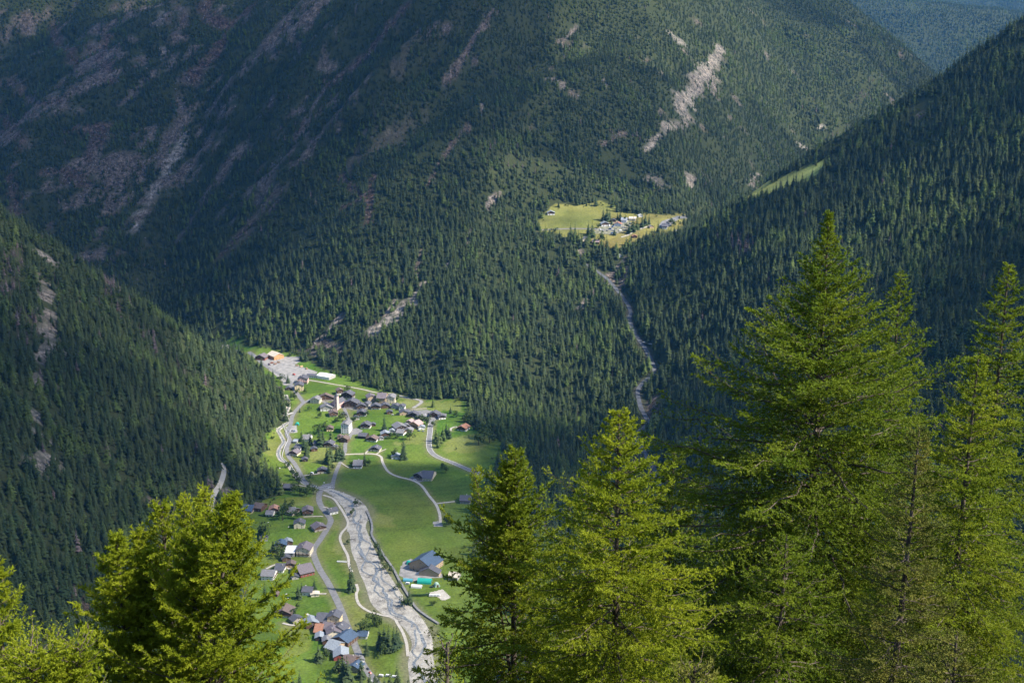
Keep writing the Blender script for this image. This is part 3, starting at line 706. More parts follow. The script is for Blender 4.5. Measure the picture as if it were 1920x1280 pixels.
for nm, p, w_ in TR: road(nm, p, w_, M_track if nm not in ('col_road',) else M_asph)
NLAY[0] += 1
def patch(name, px, m, off=.18, step=1.6):
    P = wpoly(px); A_ = np.array(P); x = np.arange(A_[:, 0].min(), A_[:, 0].max() + step, step); y = np.arange(A_[:, 1].min(), A_[:, 1].max() + step, step)
    X, Y = np.meshgrid(x, y); i = np.arange(X.size).reshape(X.shape)
    c = inside(P, (X[:-1, :-1] + X[1:, 1:]) / 2, (Y[:-1, :-1] + Y[1:, 1:]) / 2)
    Q = np.stack([i[:-1, :-1], i[:-1, 1:], i[1:, 1:], i[1:, :-1]], -1)[c]
    used, inv = np.unique(Q, return_inverse=True)
    V = np.stack([X.ravel(), Y.ravel(), hz(X, Y).ravel() + off], -1)[used]
    return link(name, mesh(name, V, inv.reshape(-1, 4), m), kind='structure')
patch('timber_yard', [(487,676),(505,668),(530,668),(562,668),(566,676),(552,684),(575,690),(596,697),(585,706),(560,712),(545,722),(532,722),(520,706),(505,694)], M_yard, .15, 2.5)
patch('car_park', [(1232,428),(1240,416),(1258,410),(1290,402),(1290,409),(1262,420),(1250,428)], M_asph, .3, 2)
patch('camp_ground', [(1110,438),(1125,425),(1150,415),(1180,412),(1185,425),(1170,434),(1150,440)], mat('camp_gravel', noisy((.12, .125, .07), (.25, .235, .18), .12, 8), rough=.95), .2, 2)
patch('square', [(655,806),(668,802),(680,806),(676,813),(655,816)], M_asph, .19)
patch('car_park', [(535,800),(556,797),(558,811),(537,812)], M_yard, .19)
patch('car_park', [(768,770),(800,768),(838,776),(835,784),(800,790),(775,783)], M_asph, .19)
patch('barn_yard', [(752,1062),(757,1052),(772,1046),(782,1072),(830,1075),(835,1082),(805,1084),(768,1090),(748,1078)], M_yard, .19)
patch('yard', [(765,898),(772,893),(790,893),(795,902),(782,905)], M_asph, .2)
patch('yard', [(812,978),(828,976),(830,987),(813,987)], M_yard, .2)
patch('yard', [(780,1118),(800,1112),(830,1104),(845,1120),(830,1126),(812,1112)], M_track, .17)
patch('track_bank', [(600,914),(604,908),(626,904),(628,916),(612,921)], M_asph, .2)
# worn verges beside the roads, bare margins beside the river
ter = bpy.data.objects['terrain'].data; ca_ = ter.attributes['tint']; buf = np.empty(len(ter.vertices) * 4, np.float32); ca_.data.foreach_get('color', buf); buf = buf.reshape(ny, nx, 4)
def verge(line, w0, w1, col, amt):
    line = np.asarray(line)[::3]; lo = line.min(0) - 40; hi = line.max(0) + 40
    m = (XX > lo[0]) & (XX < hi[0]) & (YY > lo[1]) & (YY < hi[1]); d, _ = dist_line(line, XX[m], YY[m])
    k = ((1 - sstep(d + 5 * (q3[m][:, 0] - .5) + 5 * (q[m][:, 0] - .5), w0, w1)) * amt)[:, None]; buf[m, :3] = buf[m, :3] * (1 - k) + np.array(col) * k
for nm_, ln_ in ROADS.items(): verge(ln_, 5, 11, (.16, .145, .075) if nm_ != 'pass' else (.075, .068, .05), .6)
for nm_, p_, w_ in TR: verge(spline([at(*c) for c in p_], 4), 2.5, 7, (.17, .155, .07), .6)
# gravel river bed
LE = [(604,920),(612,922),(632,938),(646,955),(651,975),(650,990),(656,1003),(657,1020),(660,1036),(668,1055),(674,1073),(684,1095),(691,1117),(697,1132),(712,1147),(735,1160),(760,1180),(772,1205),(768,1225),(765,1245),(770,1290)]
RE = [(612,914),(628,918),(660,930),(680,942),(692,962),(686,985),(690,1000),(697,1018),(706,1036),(715,1055),(727,1073),(745,1100),(755,1117),(765,1132),(780,1146),(792,1160),(804,1180),(812,1205),(812,1225),(815,1245),(830,1290)]
Lw = spline(wpoly(LE), 4); Rw = spline(wpoly(RE), 4); nn = 260
rs = lambda A_: np.stack([np.interp(np.linspace(0, 1, nn), np.linspace(0, 1, len(A_)), A_[:, i]) for i in (0, 1)], -1)
Lw, Rw = rs(Lw), rs(Rw); ts = np.linspace(0, 1, 19)
G = Lw[:, None] * (1 - ts[None, :, None]) + Rw[:, None] * ts[None, :, None]
zb = hz(G[..., 0], G[..., 1]) + .1 + .9 * fbm(G[..., 0] / 9, G[..., 1] / 14, 131, 4) * np.minimum(1, 6 * np.minimum(ts, 1 - ts))[None]
i_ = np.arange(nn * 19).reshape(nn, 19)
link('river_bed', mesh('river_bed', np.concatenate([G, zb[..., None]], -1).reshape(-1, 3), np.stack([i_[:-1, :-1], i_[:-1, 1:], i_[1:, 1:], i_[1:, :-1]], -1).reshape(-1, 4), M_bed, smooth=True), kind='structure')
verge(Lw, 5, 13, (.16, .15, .09), .8); verge(Rw, 5, 13, (.15, .145, .08), .8)
ca_.data.foreach_set('color', buf.ravel())
def channel(seed, wd, base_, amp, a, b):
    s = np.arange(int(a * nn), int(b * nn)); tt = base_ + amp * (noise(s / 14, s * 0, seed) - .5) * 2 + .1 * (noise(s / 4., s * 0, seed + 3) - .5); tt = np.clip(tt, .08, .92)
    ln = Lw[s] * (1 - tt[:, None]) + Rw[s] * tt[:, None]
    V, F = strip_verts(ln, wd * (.6 + .8 * noise(s / 5., s * 0, seed + 5)), .95, 2); V[:, 2] = V[:, 2].mean() * 0 + hz(V[:, 0], V[:, 1]) + .82
    link('river_water', mesh('river_water', V, F, M_water), kind='structure')
channel(3, 1.5, .55, .32, .02, 1); channel(8, .9, .35, .3, .3, .9); channel(12, .8, .7, .25, .2, .7)
up = spline(wpoly([(606,918),(590,912),(575,908),(560,898),(548,882),(538,868),(527,862),(522,850),(526,838),(532,828),(526,815),(522,806),(533,797),(541,790),(538,784),(536,775),(541,760),(536,740)]), 3)
V, F = strip_verts(up, 3.4, .2, 5); link('stream_bed', mesh('stream_bed', V, F, M_bed), kind='structure')
V, F = strip_verts(up, 1.2, .3, 2); link('stream_water', mesh('stream_water', V, F, M_water), kind='structure')
k = RNG.random(2600); j = RNG.random(2600) * (nn - 2); jj = j.astype(int); q_ = Lw[jj] * (1 - k[:, None]) + Rw[jj] * k[:, None] + RNG.normal(0, 1, (2600, 2))
stones = []
for r0 in rocks:
    c = r0.copy(); c.materials.clear(); c.materials.append(M_stone); stones.append(c)
uu = up[RNG.integers(0, len(up), 300)] + RNG.normal(0, 2.2, (300, 2)); q_ = np.concatenate([q_, uu])
scatter('river_boulders', np.stack([q_[:, 0], q_[:, 1], hz(q_[:, 0], q_[:, 1]) + .35], -1), hidden_col('boulder_kinds', stones), .25 + .9 * RNG.random(len(q_)) ** 4, RNG.uniform(0, 6, len(q_)), RNG.integers(0, 4, len(q_)), label='pale boulders strewn over the gravel river bed')

# ------------------------------------------------------------------ buildings
WALL = {k: mat('wall_' + k, noisy(tuple(x * .86 for x in c), c, .7, 5), rough=.9) for k, c in dict(white=(.82,.81,.78), cream=(.74,.66,.50), yellow=(.74,.60,.36), pink=(.72,.46,.42), grey=(.42,.40,.38), stone=(.40,.36,.31), brown=(.12,.07,.045), dark=(.055,.04,.032), red=(.33,.09,.07), orange=(.55,.31,.14), tan=(.48,.36,.24)).items()}
def roofm(c, rows=True):
    def f(nt, b):
        tc = N(nt, 'ShaderNodeTexCoord'); n = N(nt, 'ShaderNodeTexNoise'); n.inputs['Scale'].default_value = .9; n.inputs['Detail'].default_value = 7
        nt.links.new(tc.outputs['Object'], n.inputs['Vector'])
        w = N(nt, 'ShaderNodeTexWave', wave_type='BANDS', bands_direction='Z'); w.inputs['Scale'].default_value = 2.2; w.inputs['Distortion'].default_value = 1.5
        nt.links.new(tc.outputs['Object'], w.inputs['Vector'])
        nt.links.new(ramp(nt, n.outputs[0], [(.3, tuple(x * .68 for x in c)), (.7, tuple(x * 1.2 for x in c))]), b.inputs['Base Color'])
        bp = N(nt, 'ShaderNodeBump'); bp.inputs['Distance'].default_value = .06; nt.links.new(w.outputs[0], bp.inputs['Height']); nt.links.new(bp.outputs[0], b.inputs['Normal'])
    return f
ROOF = {k: mat('roof_' + k, roofm(c), rough=r, spec=.4) for k, (c, r) in dict(slate=((.10,.10,.115),.55), grey=((.20,.195,.20),.6), brown=((.15,.11,.095),.7), rust=((.33,.16,.10),.8), terracotta=((.42,.22,.15),.8), blue=((.06,.095,.15),.5), metal=((.28,.31,.34),.5), white=((.70,.70,.68),.5), purple=((.16,.135,.145),.6), cream=((.62,.54,.42),.7), pinkish=((.40,.29,.27),.8), solar=((.02,.03,.06),.2)).items()}
M_glass = mat('window_glass', color=(.03, .035, .045), rough=.12, spec=.6)
M_frame = mat('window_frame', color=(.55, .50, .42)); M_wood = mat('timber', noisy((.09, .05, .03), (.17, .10, .06), 3), rough=.85)
M_chim = mat('chimney', color=(.45, .42, .40)); M_door = mat('door', color=(.11, .06, .035), rough=.6)
def boxv(x0, x1, y0, y1, z0, z1):
    V = [(x, y, z) for z in (z0, z1) for x, y in ((x0, y0), (x1, y0), (x1, y1), (x0, y1))]
    return np.array(V), [[0, 3, 2, 1], [4, 5, 6, 7], [0, 1, 5, 4], [1, 2, 6, 5], [2, 3, 7, 6], [3, 0, 4, 7]]
def joinp(parts):
    V = []; F = []; o = 0
    for v, f in parts: V.append(np.asarray(v, float)); F += [[i + o for i in q] for q in f]; o += len(v)
    return np.concatenate(V), F
def prism(w, l, z0, h, rise, inset=0):
    a, b = w / 2 - inset, l / 2 - inset
    V = [(-a, -b, z0), (a, -b, z0), (a, -b, h), (0, -b, h + rise), (-a, -b, h), (-a, b, z0), (a, b, z0), (a, b, h), (0, b, h + rise), (-a, b, h)]
    return V, [[0, 1, 2, 3, 4], [9, 8, 7, 6, 5], [0, 5, 6, 1], [1, 6, 7, 2], [0, 4, 9, 5], [2, 7, 8, 3], [3, 8, 9, 4]]
def slab(w, l, h, rise, ov, th, side):
    a, b = w / 2 + ov, l / 2 + ov; s = rise / (w / 2); e = h - ov * s + .05
    top = h + rise + .05
    V = []
    for y in (-b, b): V += [(side * a, y, e), (0, y, top), (0, y, top + th), (side * a, y, e + th)]
    F = [[0, 1, 2, 3], [7, 6, 5, 4], [0, 4, 5, 1], [1, 5, 6, 2], [2, 6, 7, 3], [3, 7, 4, 0]]
    if side < 0: F = [q[::-1] for q in F]
    return V, F
_wv, _wf = joinp([boxv(-.62, .62, -.06, .04, -.8, .8), boxv(-.48, -.04, -.09, -.03, -.66, .66), boxv(.04, .48, -.09, -.03, -.66, .66)])
WIN = mesh('window', _wv, _wf, [M_frame, M_glass], [0] * 6 + [1] * 12)
DOOR = mesh('door', *boxv(-.6, .6, -.07, .05, 0, 2.1), [M_door])
CH = mesh('chimney', *joinp([boxv(-.45, .45, -.45, .45, 0, 1.7), boxv(-.6, .6, -.6, .6, 1.7, 1.85)]), [M_chim])
SKY = mesh('skylight', *boxv(-.6, .6, -.5, .5, 0, .1), [M_glass])
def house(px, py, w, l, h, deg, wall, upper, roof, label, cat='house', group=None, pitch=.45, wins=2, floors=None, balcony=False, chim=1, name=None, ov=.9, split=2.6):
    x, y, z = atz(px, py); rot = math.radians(deg)
    e = bpy.data.objects.new(name or {'house': 'village_house', 'barn': 'wooden_barn', 'shed': 'shed', 'chalet': 'chalet', 'hall': 'hall', 'hotel': 'hotel', 'farmhouse': 'farmhouse', 'cabin': 'cabin', 'hut': 'hut'}.get(cat, cat.replace(' ', '_')), None)
    COL.objects.link(e); e.rotation_euler = (0, 0, rot)
    # front wall stands on the point the photograph shows
    dpt = abs(l / 2 * math.cos(rot)) + abs(w / 2 * math.sin(rot)); y += dpt * .8
    z = float(min(hz(x - w / 2, y), hz(x + w / 2, y), hz(x, y - l / 2), hz(x, y + l / 2), hz(x, y))) 
    e.location = (x, y, z); tag(e, label, cat, group)
    w *= 1.12; l *= 1.12; h *= 1.1
    rise = pitch * w / 2
    if upper:
        V, F = boxv(-w / 2 + .06, w / 2 - .06, -l / 2 + .06, l / 2 - .06, -1.5, split); link('lower_wall', mesh('lower_wall', V, F, WALL[wall]), e)
        V, F = prism(w, l, split + .003, h, rise); link('upper_wall', mesh('upper_wall', V, F, WALL[upper]), e)
    else:
        V, F = prism(w, l, -1.5, h, rise); link('wall', mesh('wall', V, F, WALL[wall]), e)
    r = link('roof', mesh('roof', *joinp([slab(w, l, h, rise, ov, .28, 1), slab(w, l, h, rise, ov, .28, -1)]), ROOF[roof]), e)
    for c in range(chim):
        yy = random.uniform(-.3, .3) * l; xx = random.choice((-1, 1)) * w * random.uniform(.06, .2)
        o = link('chimney', CH, r); o.location = (xx, yy, h + rise - abs(xx) * pitch - .3)
    nf = floors or max(1, int(h / 2.7))
    if wins:
        for f in range(nf):
            zc = 1.5 + 2.7 * f
            if zc + .9 > h + .2: break
            for k in range(wins):
                xx = (k - (wins - 1) / 2) * w / (wins + .3)
                for s in (-1, 1):
                    if f == 0 and k == 0 and s == -1 and wins > 1:
                        o = link('door', DOOR, e); o.location = (xx, -l / 2 - .02, 0); continue
                    o = link('window', WIN, e); o.location = (xx, s * (l / 2), zc); o.rotation_euler = (0, 0, 0 if s < 0 else math.pi)
            m_ = max(1, int(l / 4.2))
            for k in range(m_):
                yy = (k - (m_ - 1) / 2) * l / (m_ + .2)
                for s in (-1, 1):
                    o = link('window', WIN, e); o.location = (s * (w / 2), yy, zc); o.rotation_euler = (0, 0, s * math.pi / 2)
        if rise > 2.0 or h > 5:
            o = link('window', WIN, e); o.location = (0, -l / 2, h + rise * .35)
    if balcony:
        zb_ = split + .1 if upper else 2.9
        link('balcony', mesh('balcony', *joinp([boxv(-w / 2 + .3, w / 2 - .3, -l / 2 - 1.3, -l / 2 - .01, zb_, zb_ + .15), boxv(-w / 2 + .3, w / 2 - .3, -l / 2 - 1.3, -l / 2 - 1.2, zb_ + .25, zb_ + 1.05)]), M_wood), e)
    return e
H = house
H(423,655,14,11,4.5,80,'cream',None,'grey','cream stone house with grey roof in the small meadow above the timber yard',cat='house')
H(444,661,4,5,3,20,'white',None,'grey','tiny white shed beside the track beyond the timber yard','shed',chim=0,wins=1)
H(490,675,17,15,5,-15,'red','brown','purple','red brown barn with purplish roof at the head of the timber yard','barn')
H(515,674,18,22,6,40,'orange',None,'cream','large orange sawmill hall with pale cream roof','hall',name='sawmill_hall',chim=0,wins=3)
H(585,708,9,15,4,80,'white',None,'slate','low white garage with dark roof left of the white marquee','garage',wins=2,chim=0,pitch=.3)
H(568,719,15,14,8,0,'cream','pink','slate','three storey pinkish inn with slate roof near the marquee',wins=4,balcony=True)
H(560,732,13,16,8,8,'yellow',None,'slate','tall yellow cream gabled house with dark roof and rows of windows beside the yard road',wins=3)
H(541,731,8,8,3,10,'dark',None,'slate','small dark timber shed between the yellow house and the road','shed',wins=1,chim=0)
H(525,736,9,10,5,30,'yellow',None,'brown','ochre house with brown roof at the forest edge below the yard')
H(515,730,6,6,3.5,0,'white',None,'grey','small white hut at the forest edge','hut',chim=0,wins=1)
H(534,758,11,13,6,25,'cream',None,'slate','cream house with slate roof between trees at the stream')
H(592,756,14,12,6,-10,'cream',None,'grey','cream villa with grey roof at the left end of the church row',wins=3)
H(610,752,26,9,5,5,'stone','brown','brown','long brown roofed outbuilding behind the cream villa','barn',chim=0,wins=3)
H(612,770,18,14,5,5,'white','grey','grey','broad grey roofed building left of the pink church','house',wins=3)
H(624,781,12,13,5.5,15,'cream','brown','brown','brown chalet with cream ground floor below the church','chalet',balcony=True)
H(636,740,9,10,7,20,'white','brown','brown','tall white and brown gabled house behind the church tower')
H(652,748,17,13,7,-15,'stone','dark','slate','dark timber house with slate roof right of the church tower','house',wins=3)
H(659,765,20,14,8,-8,'stone','brown','slate','large brown stone house on the lane right of the church',wins=4)
H(649,812,11,17,13,-8,'white',None,'grey','tall bright white school building standing beside the lane',wins=3,cat='school building',name='school_building')
H(645,829,12,10,5,-12,'brown',None,'brown','brown house with mixed roofs just below the white school','house')
H(637,823,6,7,4,5,'tan',None,'brown','small tan shed left of the lane below the white school','shed',chim=0,wins=1)
H(695,753,13,14,7,20,'tan',None,'purple','left gabled wing house of the long hotel row',wins=3)
H(716,756,22,13,9,85,'tan',None,'purple','long tan hotel with purplish roof and many windows','hotel',wins=4)
H(733,756,13,13,9,-5,'cream',None,'grey','cream end building of the hotel row',wins=3)
H(754,769,8,11,6,-5,'white',None,'slate','small white gabled house with slate roof on the street',wins=2)
H(676,767,13,12,5,12,'stone','dark','slate','dark chalet with slate roof on the street right of the church','chalet',balcony=True)
H(688,763,9,10,5,-20,'grey',None,'slate','grey house in the middle of the street row')
H(704,767,14,11,4.5,5,'white','dark','slate','dark timber chalet on white base below the hotel','chalet',balcony=True)
H(722,765,12,10,4,10,'brown',None,'slate','low dark roofed house below the hotel windows')
H(742,766,13,9,4,-10,'grey',None,'slate','low grey house between hotel end and white gable','house')
H(678,780,13,12,5.5,0,'white','dark','slate','dark chalet with white base at the top of the meadow','chalet',balcony=True)
H(668,787,7,7,3.5,20,'grey',None,'slate','grey shed beside the path below the dark chalet','shed',chim=0,wins=1)
H(757,778,13,10,4,10,'tan',None,'slate','tan house with slate roof on the meadow edge by the car park')
H(775,782,14,10,4.5,-5,'dark',None,'slate','dark low building along the car park','house',wins=3)
H(790,786,12,10,4,10,'grey',None,'grey','grey building beside the car park bend')
H(815,782,14,11,4.5,-10,'brown',None,'slate','brown chalet with slate roof at the right end of the village street','chalet')
H(828,786,10,8,4,15,'white','dark','slate','small dark chalet at the far right end of the street','chalet')
H(780,803,15,12,6,-30,'orange',None,'pinkish','bright orange house with pinkish roof above the bypass road',wins=3,balcony=True)
H(769,796,9,9,4.5,-20,'tan',None,'pinkish','tan extension with pinkish roof behind the orange house','house',chim=0)
H(790,805,9,8,3.5,10,'white',None,'metal','small white building with pale metal roof beside the orange house','garage',chim=0,wins=1)
H(748,808,16,17,5,25,'dark',None,'grey','large barn with wide grey roof in the middle of the lower hamlet','barn',wins=2)
H(752,816,14,10,4,75,'white','brown','grey','white and brown house attached below the wide grey barn','house')
H(767,811,10,9,4,-10,'stone',None,'grey','stone house between the grey barn and the orange house')
H(686,803,13,12,5,-8,'white','dark','slate','white chalet with dark timber gable right of the square','chalet',balcony=True)
H(699,799,7,6,3,10,'brown',None,'slate','tiny brown shed on the slope right of the square','shed',chim=0,wins=0)
H(722,819,12,10,4.5,10,'white','brown','metal','white chalet with light grey roof among bushes','chalet',balcony=True)
H(714,825,6,6,3,20,'grey',None,'grey','small grey annex in front of the light roofed chalet','shed',chim=0,wins=1)
H(681,822,12,11,4,75,'dark',None,'slate','dark hay barn with slate roof by the lane','barn',chim=0,wins=0)
H(698,828,14,10,4,-15,'white','dark','brown','dark chalet with cluttered terrace at the top of the long meadow','chalet',balcony=True)
H(704,846,13,10,3.5,-12,'cream','dark','slate','lone cream walled hut with dark eaves in the sunny meadow','hut')
H(743,860,12,9,3.5,0,'white','grey','metal','small pale house standing between a round tree and a tall conifer',chim=1)
H(869,808,13,13,4.5,-25,'white','brown','rust','chalet with rust red roof at the forest edge right of the bypass road','chalet',balcony=True)
H(618,808,9,10,4,8,'yellow','brown','brown','small yellow chalet with brown gable in the meadow','chalet')
H(575,827,16,10,4,85,'white',None,'grey','long white bungalow with grey roof below the meadow','bungalow',name='bungalow',wins=2)
H(595,836,12,9,4,85,'grey',None,'slate','grey roofed house left of the tall larches','house')
H(617,838,12,11,4.5,-10,'cream','dark','slate','dark chalet behind the tall tree group','chalet',balcony=True)
H(561,844,12,10,4,65,'white',None,'slate','white house with slate roof above the riverside road')
H(552,854,12,11,4,-20,'cream','brown','purple','chalet with purple brown roof right beside the riverside road','chalet')
H(554,830,10,5,2.5,85,'grey',None,'metal','flat grey carport beside the riverside road','carport',name='carport',chim=0,wins=0,pitch=.15)
H(604,887,12,9,4,5,'cream','brown','slate','chalet with slate roof on the grass above the river junction','chalet')
H(671,877,18,11,4.5,88,'white','brown','grey','long chalet with grey roof beside a dark conifer in the green meadow','chalet',wins=2)
H(541,919,12,11,4,80,'dark',None,'slate','weathered dark barn at the forest edge above the river junction','barn',chim=0,wins=0)
H(789,899,14,13,5,-35,'tan','dark','slate','dark farmhouse with sunlit gable beside the farm yard','farmhouse')
H(804,900,24,12,4,80,'cream',None,'slate','long low farm wing with cream wall and slate roof','barn',wins=3,chim=0)
H(873,943,16,12,4,85,'grey','brown','slate','brown lodge with solar panels on its slate roof','lodge',name='lodge',wins=2)
H(465,962,18,12,4,82,'stone','brown','blue','long house with blue grey roof at the left forest edge','house',wins=2)
H(486,958,15,11,4.5,70,'brown',None,'brown','brown barn joined to the blue roofed house','barn',chim=0)
H(513,961,11,10,4.5,5,'cream','brown','terracotta','small house with terracotta roof on the upper lane')
H(506,968,11,8,3.5,85,'white',None,'grey','white cottage with grey roof below the terracotta one','cottage',name='cottage',wins=2)
H(547,966,15,11,4,60,'stone','dark','grey','dark chalet half hidden by trees on the upper lane','chalet')
H(576,965,12,12,5,10,'stone','brown','purple','brown chalet with purple roof beside the hedge and road','chalet',balcony=True)
H(622,964,11,10,4,-60,'white',None,'slate','small white house with slate roof between the road and the river path')
H(561,990,12,10,6,5,'cream',None,'slate','cream house with dark windows standing alone in the meadow',wins=2)
H(596,996,14,12,4,30,'stone','brown','purple','brown walled house with purple roof right on the road bend')
H(494,1014,8,7,3.5,10,'grey',None,'slate','small grey hut below a big dark tree','hut',chim=0,wins=1)
H(526,1028,12,11,4.5,5,'tan','brown','blue','chalet with bright blue roof','chalet')
H(539,1022,9,8,4,20,'brown',None,'metal','brown shed with pale roof behind the blue roofed chalet','shed',chim=0,wins=1)
H(544,1042,18,10,5,88,'grey',None,'white','grey building with flat white roof','workshop',name='workshop',chim=0,wins=2,pitch=.15)
H(570,1042,15,16,8,-5,'cream',None,'purple','large cream gabled house with purple roof beside the village road',wins=3,balcony=True)
H(535,1052,9,8,3.5,20,'brown',None,'slate','small brown shed below the white roofed workshop','shed',chim=0,wins=1)
H(545,1063,9,8,3.5,5,'tan','brown','brown','stacked little chalet below the brown shed','chalet',chim=0)
H(525,1072,16,9,3.5,85,'white','dark','slate','long dark roofed bungalow inside the curved lane','bungalow',name='bungalow',wins=2)
H(567,1080,22,15,4.5,-60,'red','brown','purple','wide chalet with sweeping purple roof beside the road','chalet',wins=3,balcony=True)
H(503,1086,15,13,5,85,'white',None,'grey','white house partly behind the foreground larch, grey roof',wins=2,balcony=True)
H(577,1115,12,10,4.5,85,'white',None,'slate','white bungalow with slate roof among small conifers','bungalow',name='bungalow',wins=2)
H(590,1118,8,6,3,10,'cream',None,'cream','cream flat roofed annex beside the white bungalow','annex',name='annex',chim=0,wins=1,pitch=.15)
H(532,1156,17,14,4.5,-5,'white','brown','brown','broad brown chalet with white base and long balcony','chalet',wins=3,balcony=True)
H(554,1168,11,8,3.2,40,'stone',None,'slate','stone hut in front of the paved yard','hut',chim=0,wins=1)
H(582,1177,12,13,5,20,'brown',None,'metal','brown barn with one shining metal roof side','barn',chim=0,wins=1)
H(604,1170,18,10,4.5,85,'cream','stone','slate','long slate roofed annex left of the yellow tower house','annex',name='annex',wins=3,chim=0)
H(627,1171,12,12,8.5,-6,'yellow',None,'slate','tall yellow house with red shutters on the road',wins=2)
H(598,1187,17,7,2.8,85,'red',None,'rust','low shed with orange red roof below the brown barn','shed',chim=0,wins=1)
H(615,1184,13,9,4,80,'brown',None,'purple','purple roofed barn joining the orange shed','barn',chim=0,wins=1)
H(599,1200,8,9,3.5,5,'dark',None,'metal','small dark shed with light blue metal roof','shed',chim=0,wins=0)
H(624,1197,13,12,6,15,'cream',None,'purple','cream house with purple roof and red shutters in the road cluster',wins=2)
H(638,1190,14,10,6,-25,'cream',None,'slate','cream gabled house wedged behind the blue barn')
H(645,1210,18,17,5,-28,'brown',None,'blue','large barn with steel blue roof beside the road','barn',wins=1,chim=0)
H(627,1223,17,12,4,60,'tan',None,'metal','barn with pale blue grey roof below the steel blue barn','barn',chim=0,wins=1)
H(638,1236,13,15,4,8,'red',None,'metal','shed with red gable and pale metal roof','shed',chim=0,wins=2)
H(655,1252,18,11,4,70,'brown',None,'brown','brown roofed house at the bottom of the road cluster')
H(666,1260,12,10,4.5,-20,'stone',None,'blue','small house with blue roof beside conifers at the road')
H(680,1196,11,9,3.2,85,'white',None,'blue','small white cabin with bright blue roof across the road','cabin',chim=0,wins=2)
H(1033,403,13,10,4.5,5,'white','brown','metal','pale chalet at the corner of the high meadow','chalet')
H(1134,424,14,11,4.5,10,'white','brown','metal','white and brown house with pale roof at the edge of the mountain campsite')
H(1098,452,12,10,4,10,'cream',None,'grey','cream house half hidden by trees below the campsite')
H(1118,457,13,11,3.5,80,'brown',None,'pinkish','house with pink roof on the lower edge of the col meadow')
H(1159,424,13,10,4,-10,'white',None,'rust','white house with red gable in the campsite','house')
H(1171,417,14,10,4.5,80,'white',None,'metal','pale two storey inn at the back of the campsite','inn',name='inn',wins=3)
H(1187,413,18,12,3,80,'cream',None,'cream','pale flat roofed hall between the trees above the campsite','hall',chim=0,wins=2,pitch=.2)
H(1201,407,8,7,3,10,'white',None,'white','tiny white hut at the forest edge above the campsite','hut',chim=0,wins=1)
H(1247,429,18,9,4,82,'white','dark','slate','long inn with dark roof beside the pass car park','inn',name='inn',wins=3)
H(1267,442,14,12,5,-20,'tan','brown','grey','brown chalet on the right edge of the col meadow','chalet',balcony=True)
H(1200,500,6,5,3,0,'white',None,'grey','tiny white hut above the bare road cutting','hut',chim=0,wins=0) if False else None
H(1162,482,7,6,3,10,'white',None,'white','small white hut above the bare road cutting','hut',chim=0,wins=0)
for a in [(664,756,8,8,4,10,'brown',None,'slate','small brown barn squeezed behind the large brown stone house','barn'),(645,781,7,7,3.5,15,'stone','dark','slate','tiny dark granary on the lane above the white school','granary'),(603,768,8,7,3.5,-10,'dark',None,'slate','little dark shed in front of the cream villa','shed'),(730,776,8,7,3.5,12,'brown',None,'slate','small brown shed on the meadow edge left of the parking','shed'),
          (762,803,8,8,4,20,'dark',None,'grey','small dark granary above the wide grey barn','granary'),(735,811,7,6,3.2,5,'grey',None,'metal','tiny pale roofed shed left of the wide grey barn','shed'),(588,846,8,7,3.5,20,'brown',None,'slate','small brown shed below the tall larches','shed'),(627,843,8,7,3.5,-20,'tan',None,'slate','small tan annex beside the dark chalet','annex'),
          (571,865,7,7,3.2,15,'dark',None,'slate','tiny dark shed beside the riverside road bend','shed'),(515,1036,8,8,3.5,10,'dark',None,'slate','little dark shed left of the blue roofed chalet','shed'),(552,1086,7,6,3,20,'grey',None,'slate','tiny grey shed below the wide purple roofed chalet','shed'),(514,1118,8,7,3.4,-10,'brown',None,'brown','small brown hut in the left meadow beside the larch','hut'),
          (612,1207,8,8,3.8,10,'brown',None,'grey','small brown shed between the light blue shed and the pale roofed barn','shed'),(640,1258,9,8,4,-15,'dark',None,'slate','small dark shed left of the bottom brown house','shed'),(674,1242,7,6,3,20,'white',None,'grey','tiny white garage beside the road near the bottom','garage'),(812,1062,8,7,3.5,-25,'red',None,'brown','small red brown stall on the right side of the farm hall','stall'),
          (1150,416,9,8,3.5,0,'brown',None,'slate','small brown hut behind the campsite, left one','hut'),(1221,428,8,7,3.2,20,'tan',None,'grey','small tan hut between campsite and pass car park','hut'),(1190,446,8,7,3.4,5,'brown',None,'rust','small rusty roofed hut below the spruces on the col','hut')]: H(*a, chim=0, wins=1)
# the farm hall with its lower wing
H(798,1072,27,24,7,-28,'tan',None,'blue','large farm hall with steel blue roof beside the river road','hall',name='farm_hall',wins=3,chim=0,pitch=.55)
H(806,1080,21,9,4,-12,'tan',None,'slate','low front building with two dark doorways before the farm hall','garage',wins=0,chim=0,pitch=.5)
H(852,1087,12,10,4,75,'grey',None,'cream','pale roofed shed half hidden behind the larch','shed',chim=0,wins=1)
# church
x, y, z = atz(633, 766); y += 9
ch = bpy.data.objects.new('church', None); COL.objects.link(ch); ch.location = (x, y, z); ch.rotation_euler = (0, 0, math.radians(-28)); tag(ch, 'pink church with tall striped bell tower in the village centre', 'church')
link('nave_wall', mesh('nave_wall', *prism(13, 24, -1, 9, 5), WALL['pink']), ch)
link('roof', mesh('roof', *joinp([slab(13, 24, 9, 5, .5, .3, 1), slab(13, 24, 9, 5, .5, .3, -1)]), ROOF['slate']), ch)
tw = link('tower', mesh('tower', *boxv(3.2, 8.6, -15, -9.6, -1, 23), WALL['pink']), ch)
for cx_ in (3.1, 8.1): link('corner_stripe', mesh('corner_stripe', *boxv(cx_, cx_ + .6, -15.08, -14.6, -1, 22.9), WALL['white']), tw)
V = [(2.9, -15.3, 23), (8.9, -15.3, 23), (8.9, -9.3, 23), (2.9, -9.3, 23), (5.9, -12.3, 28)]
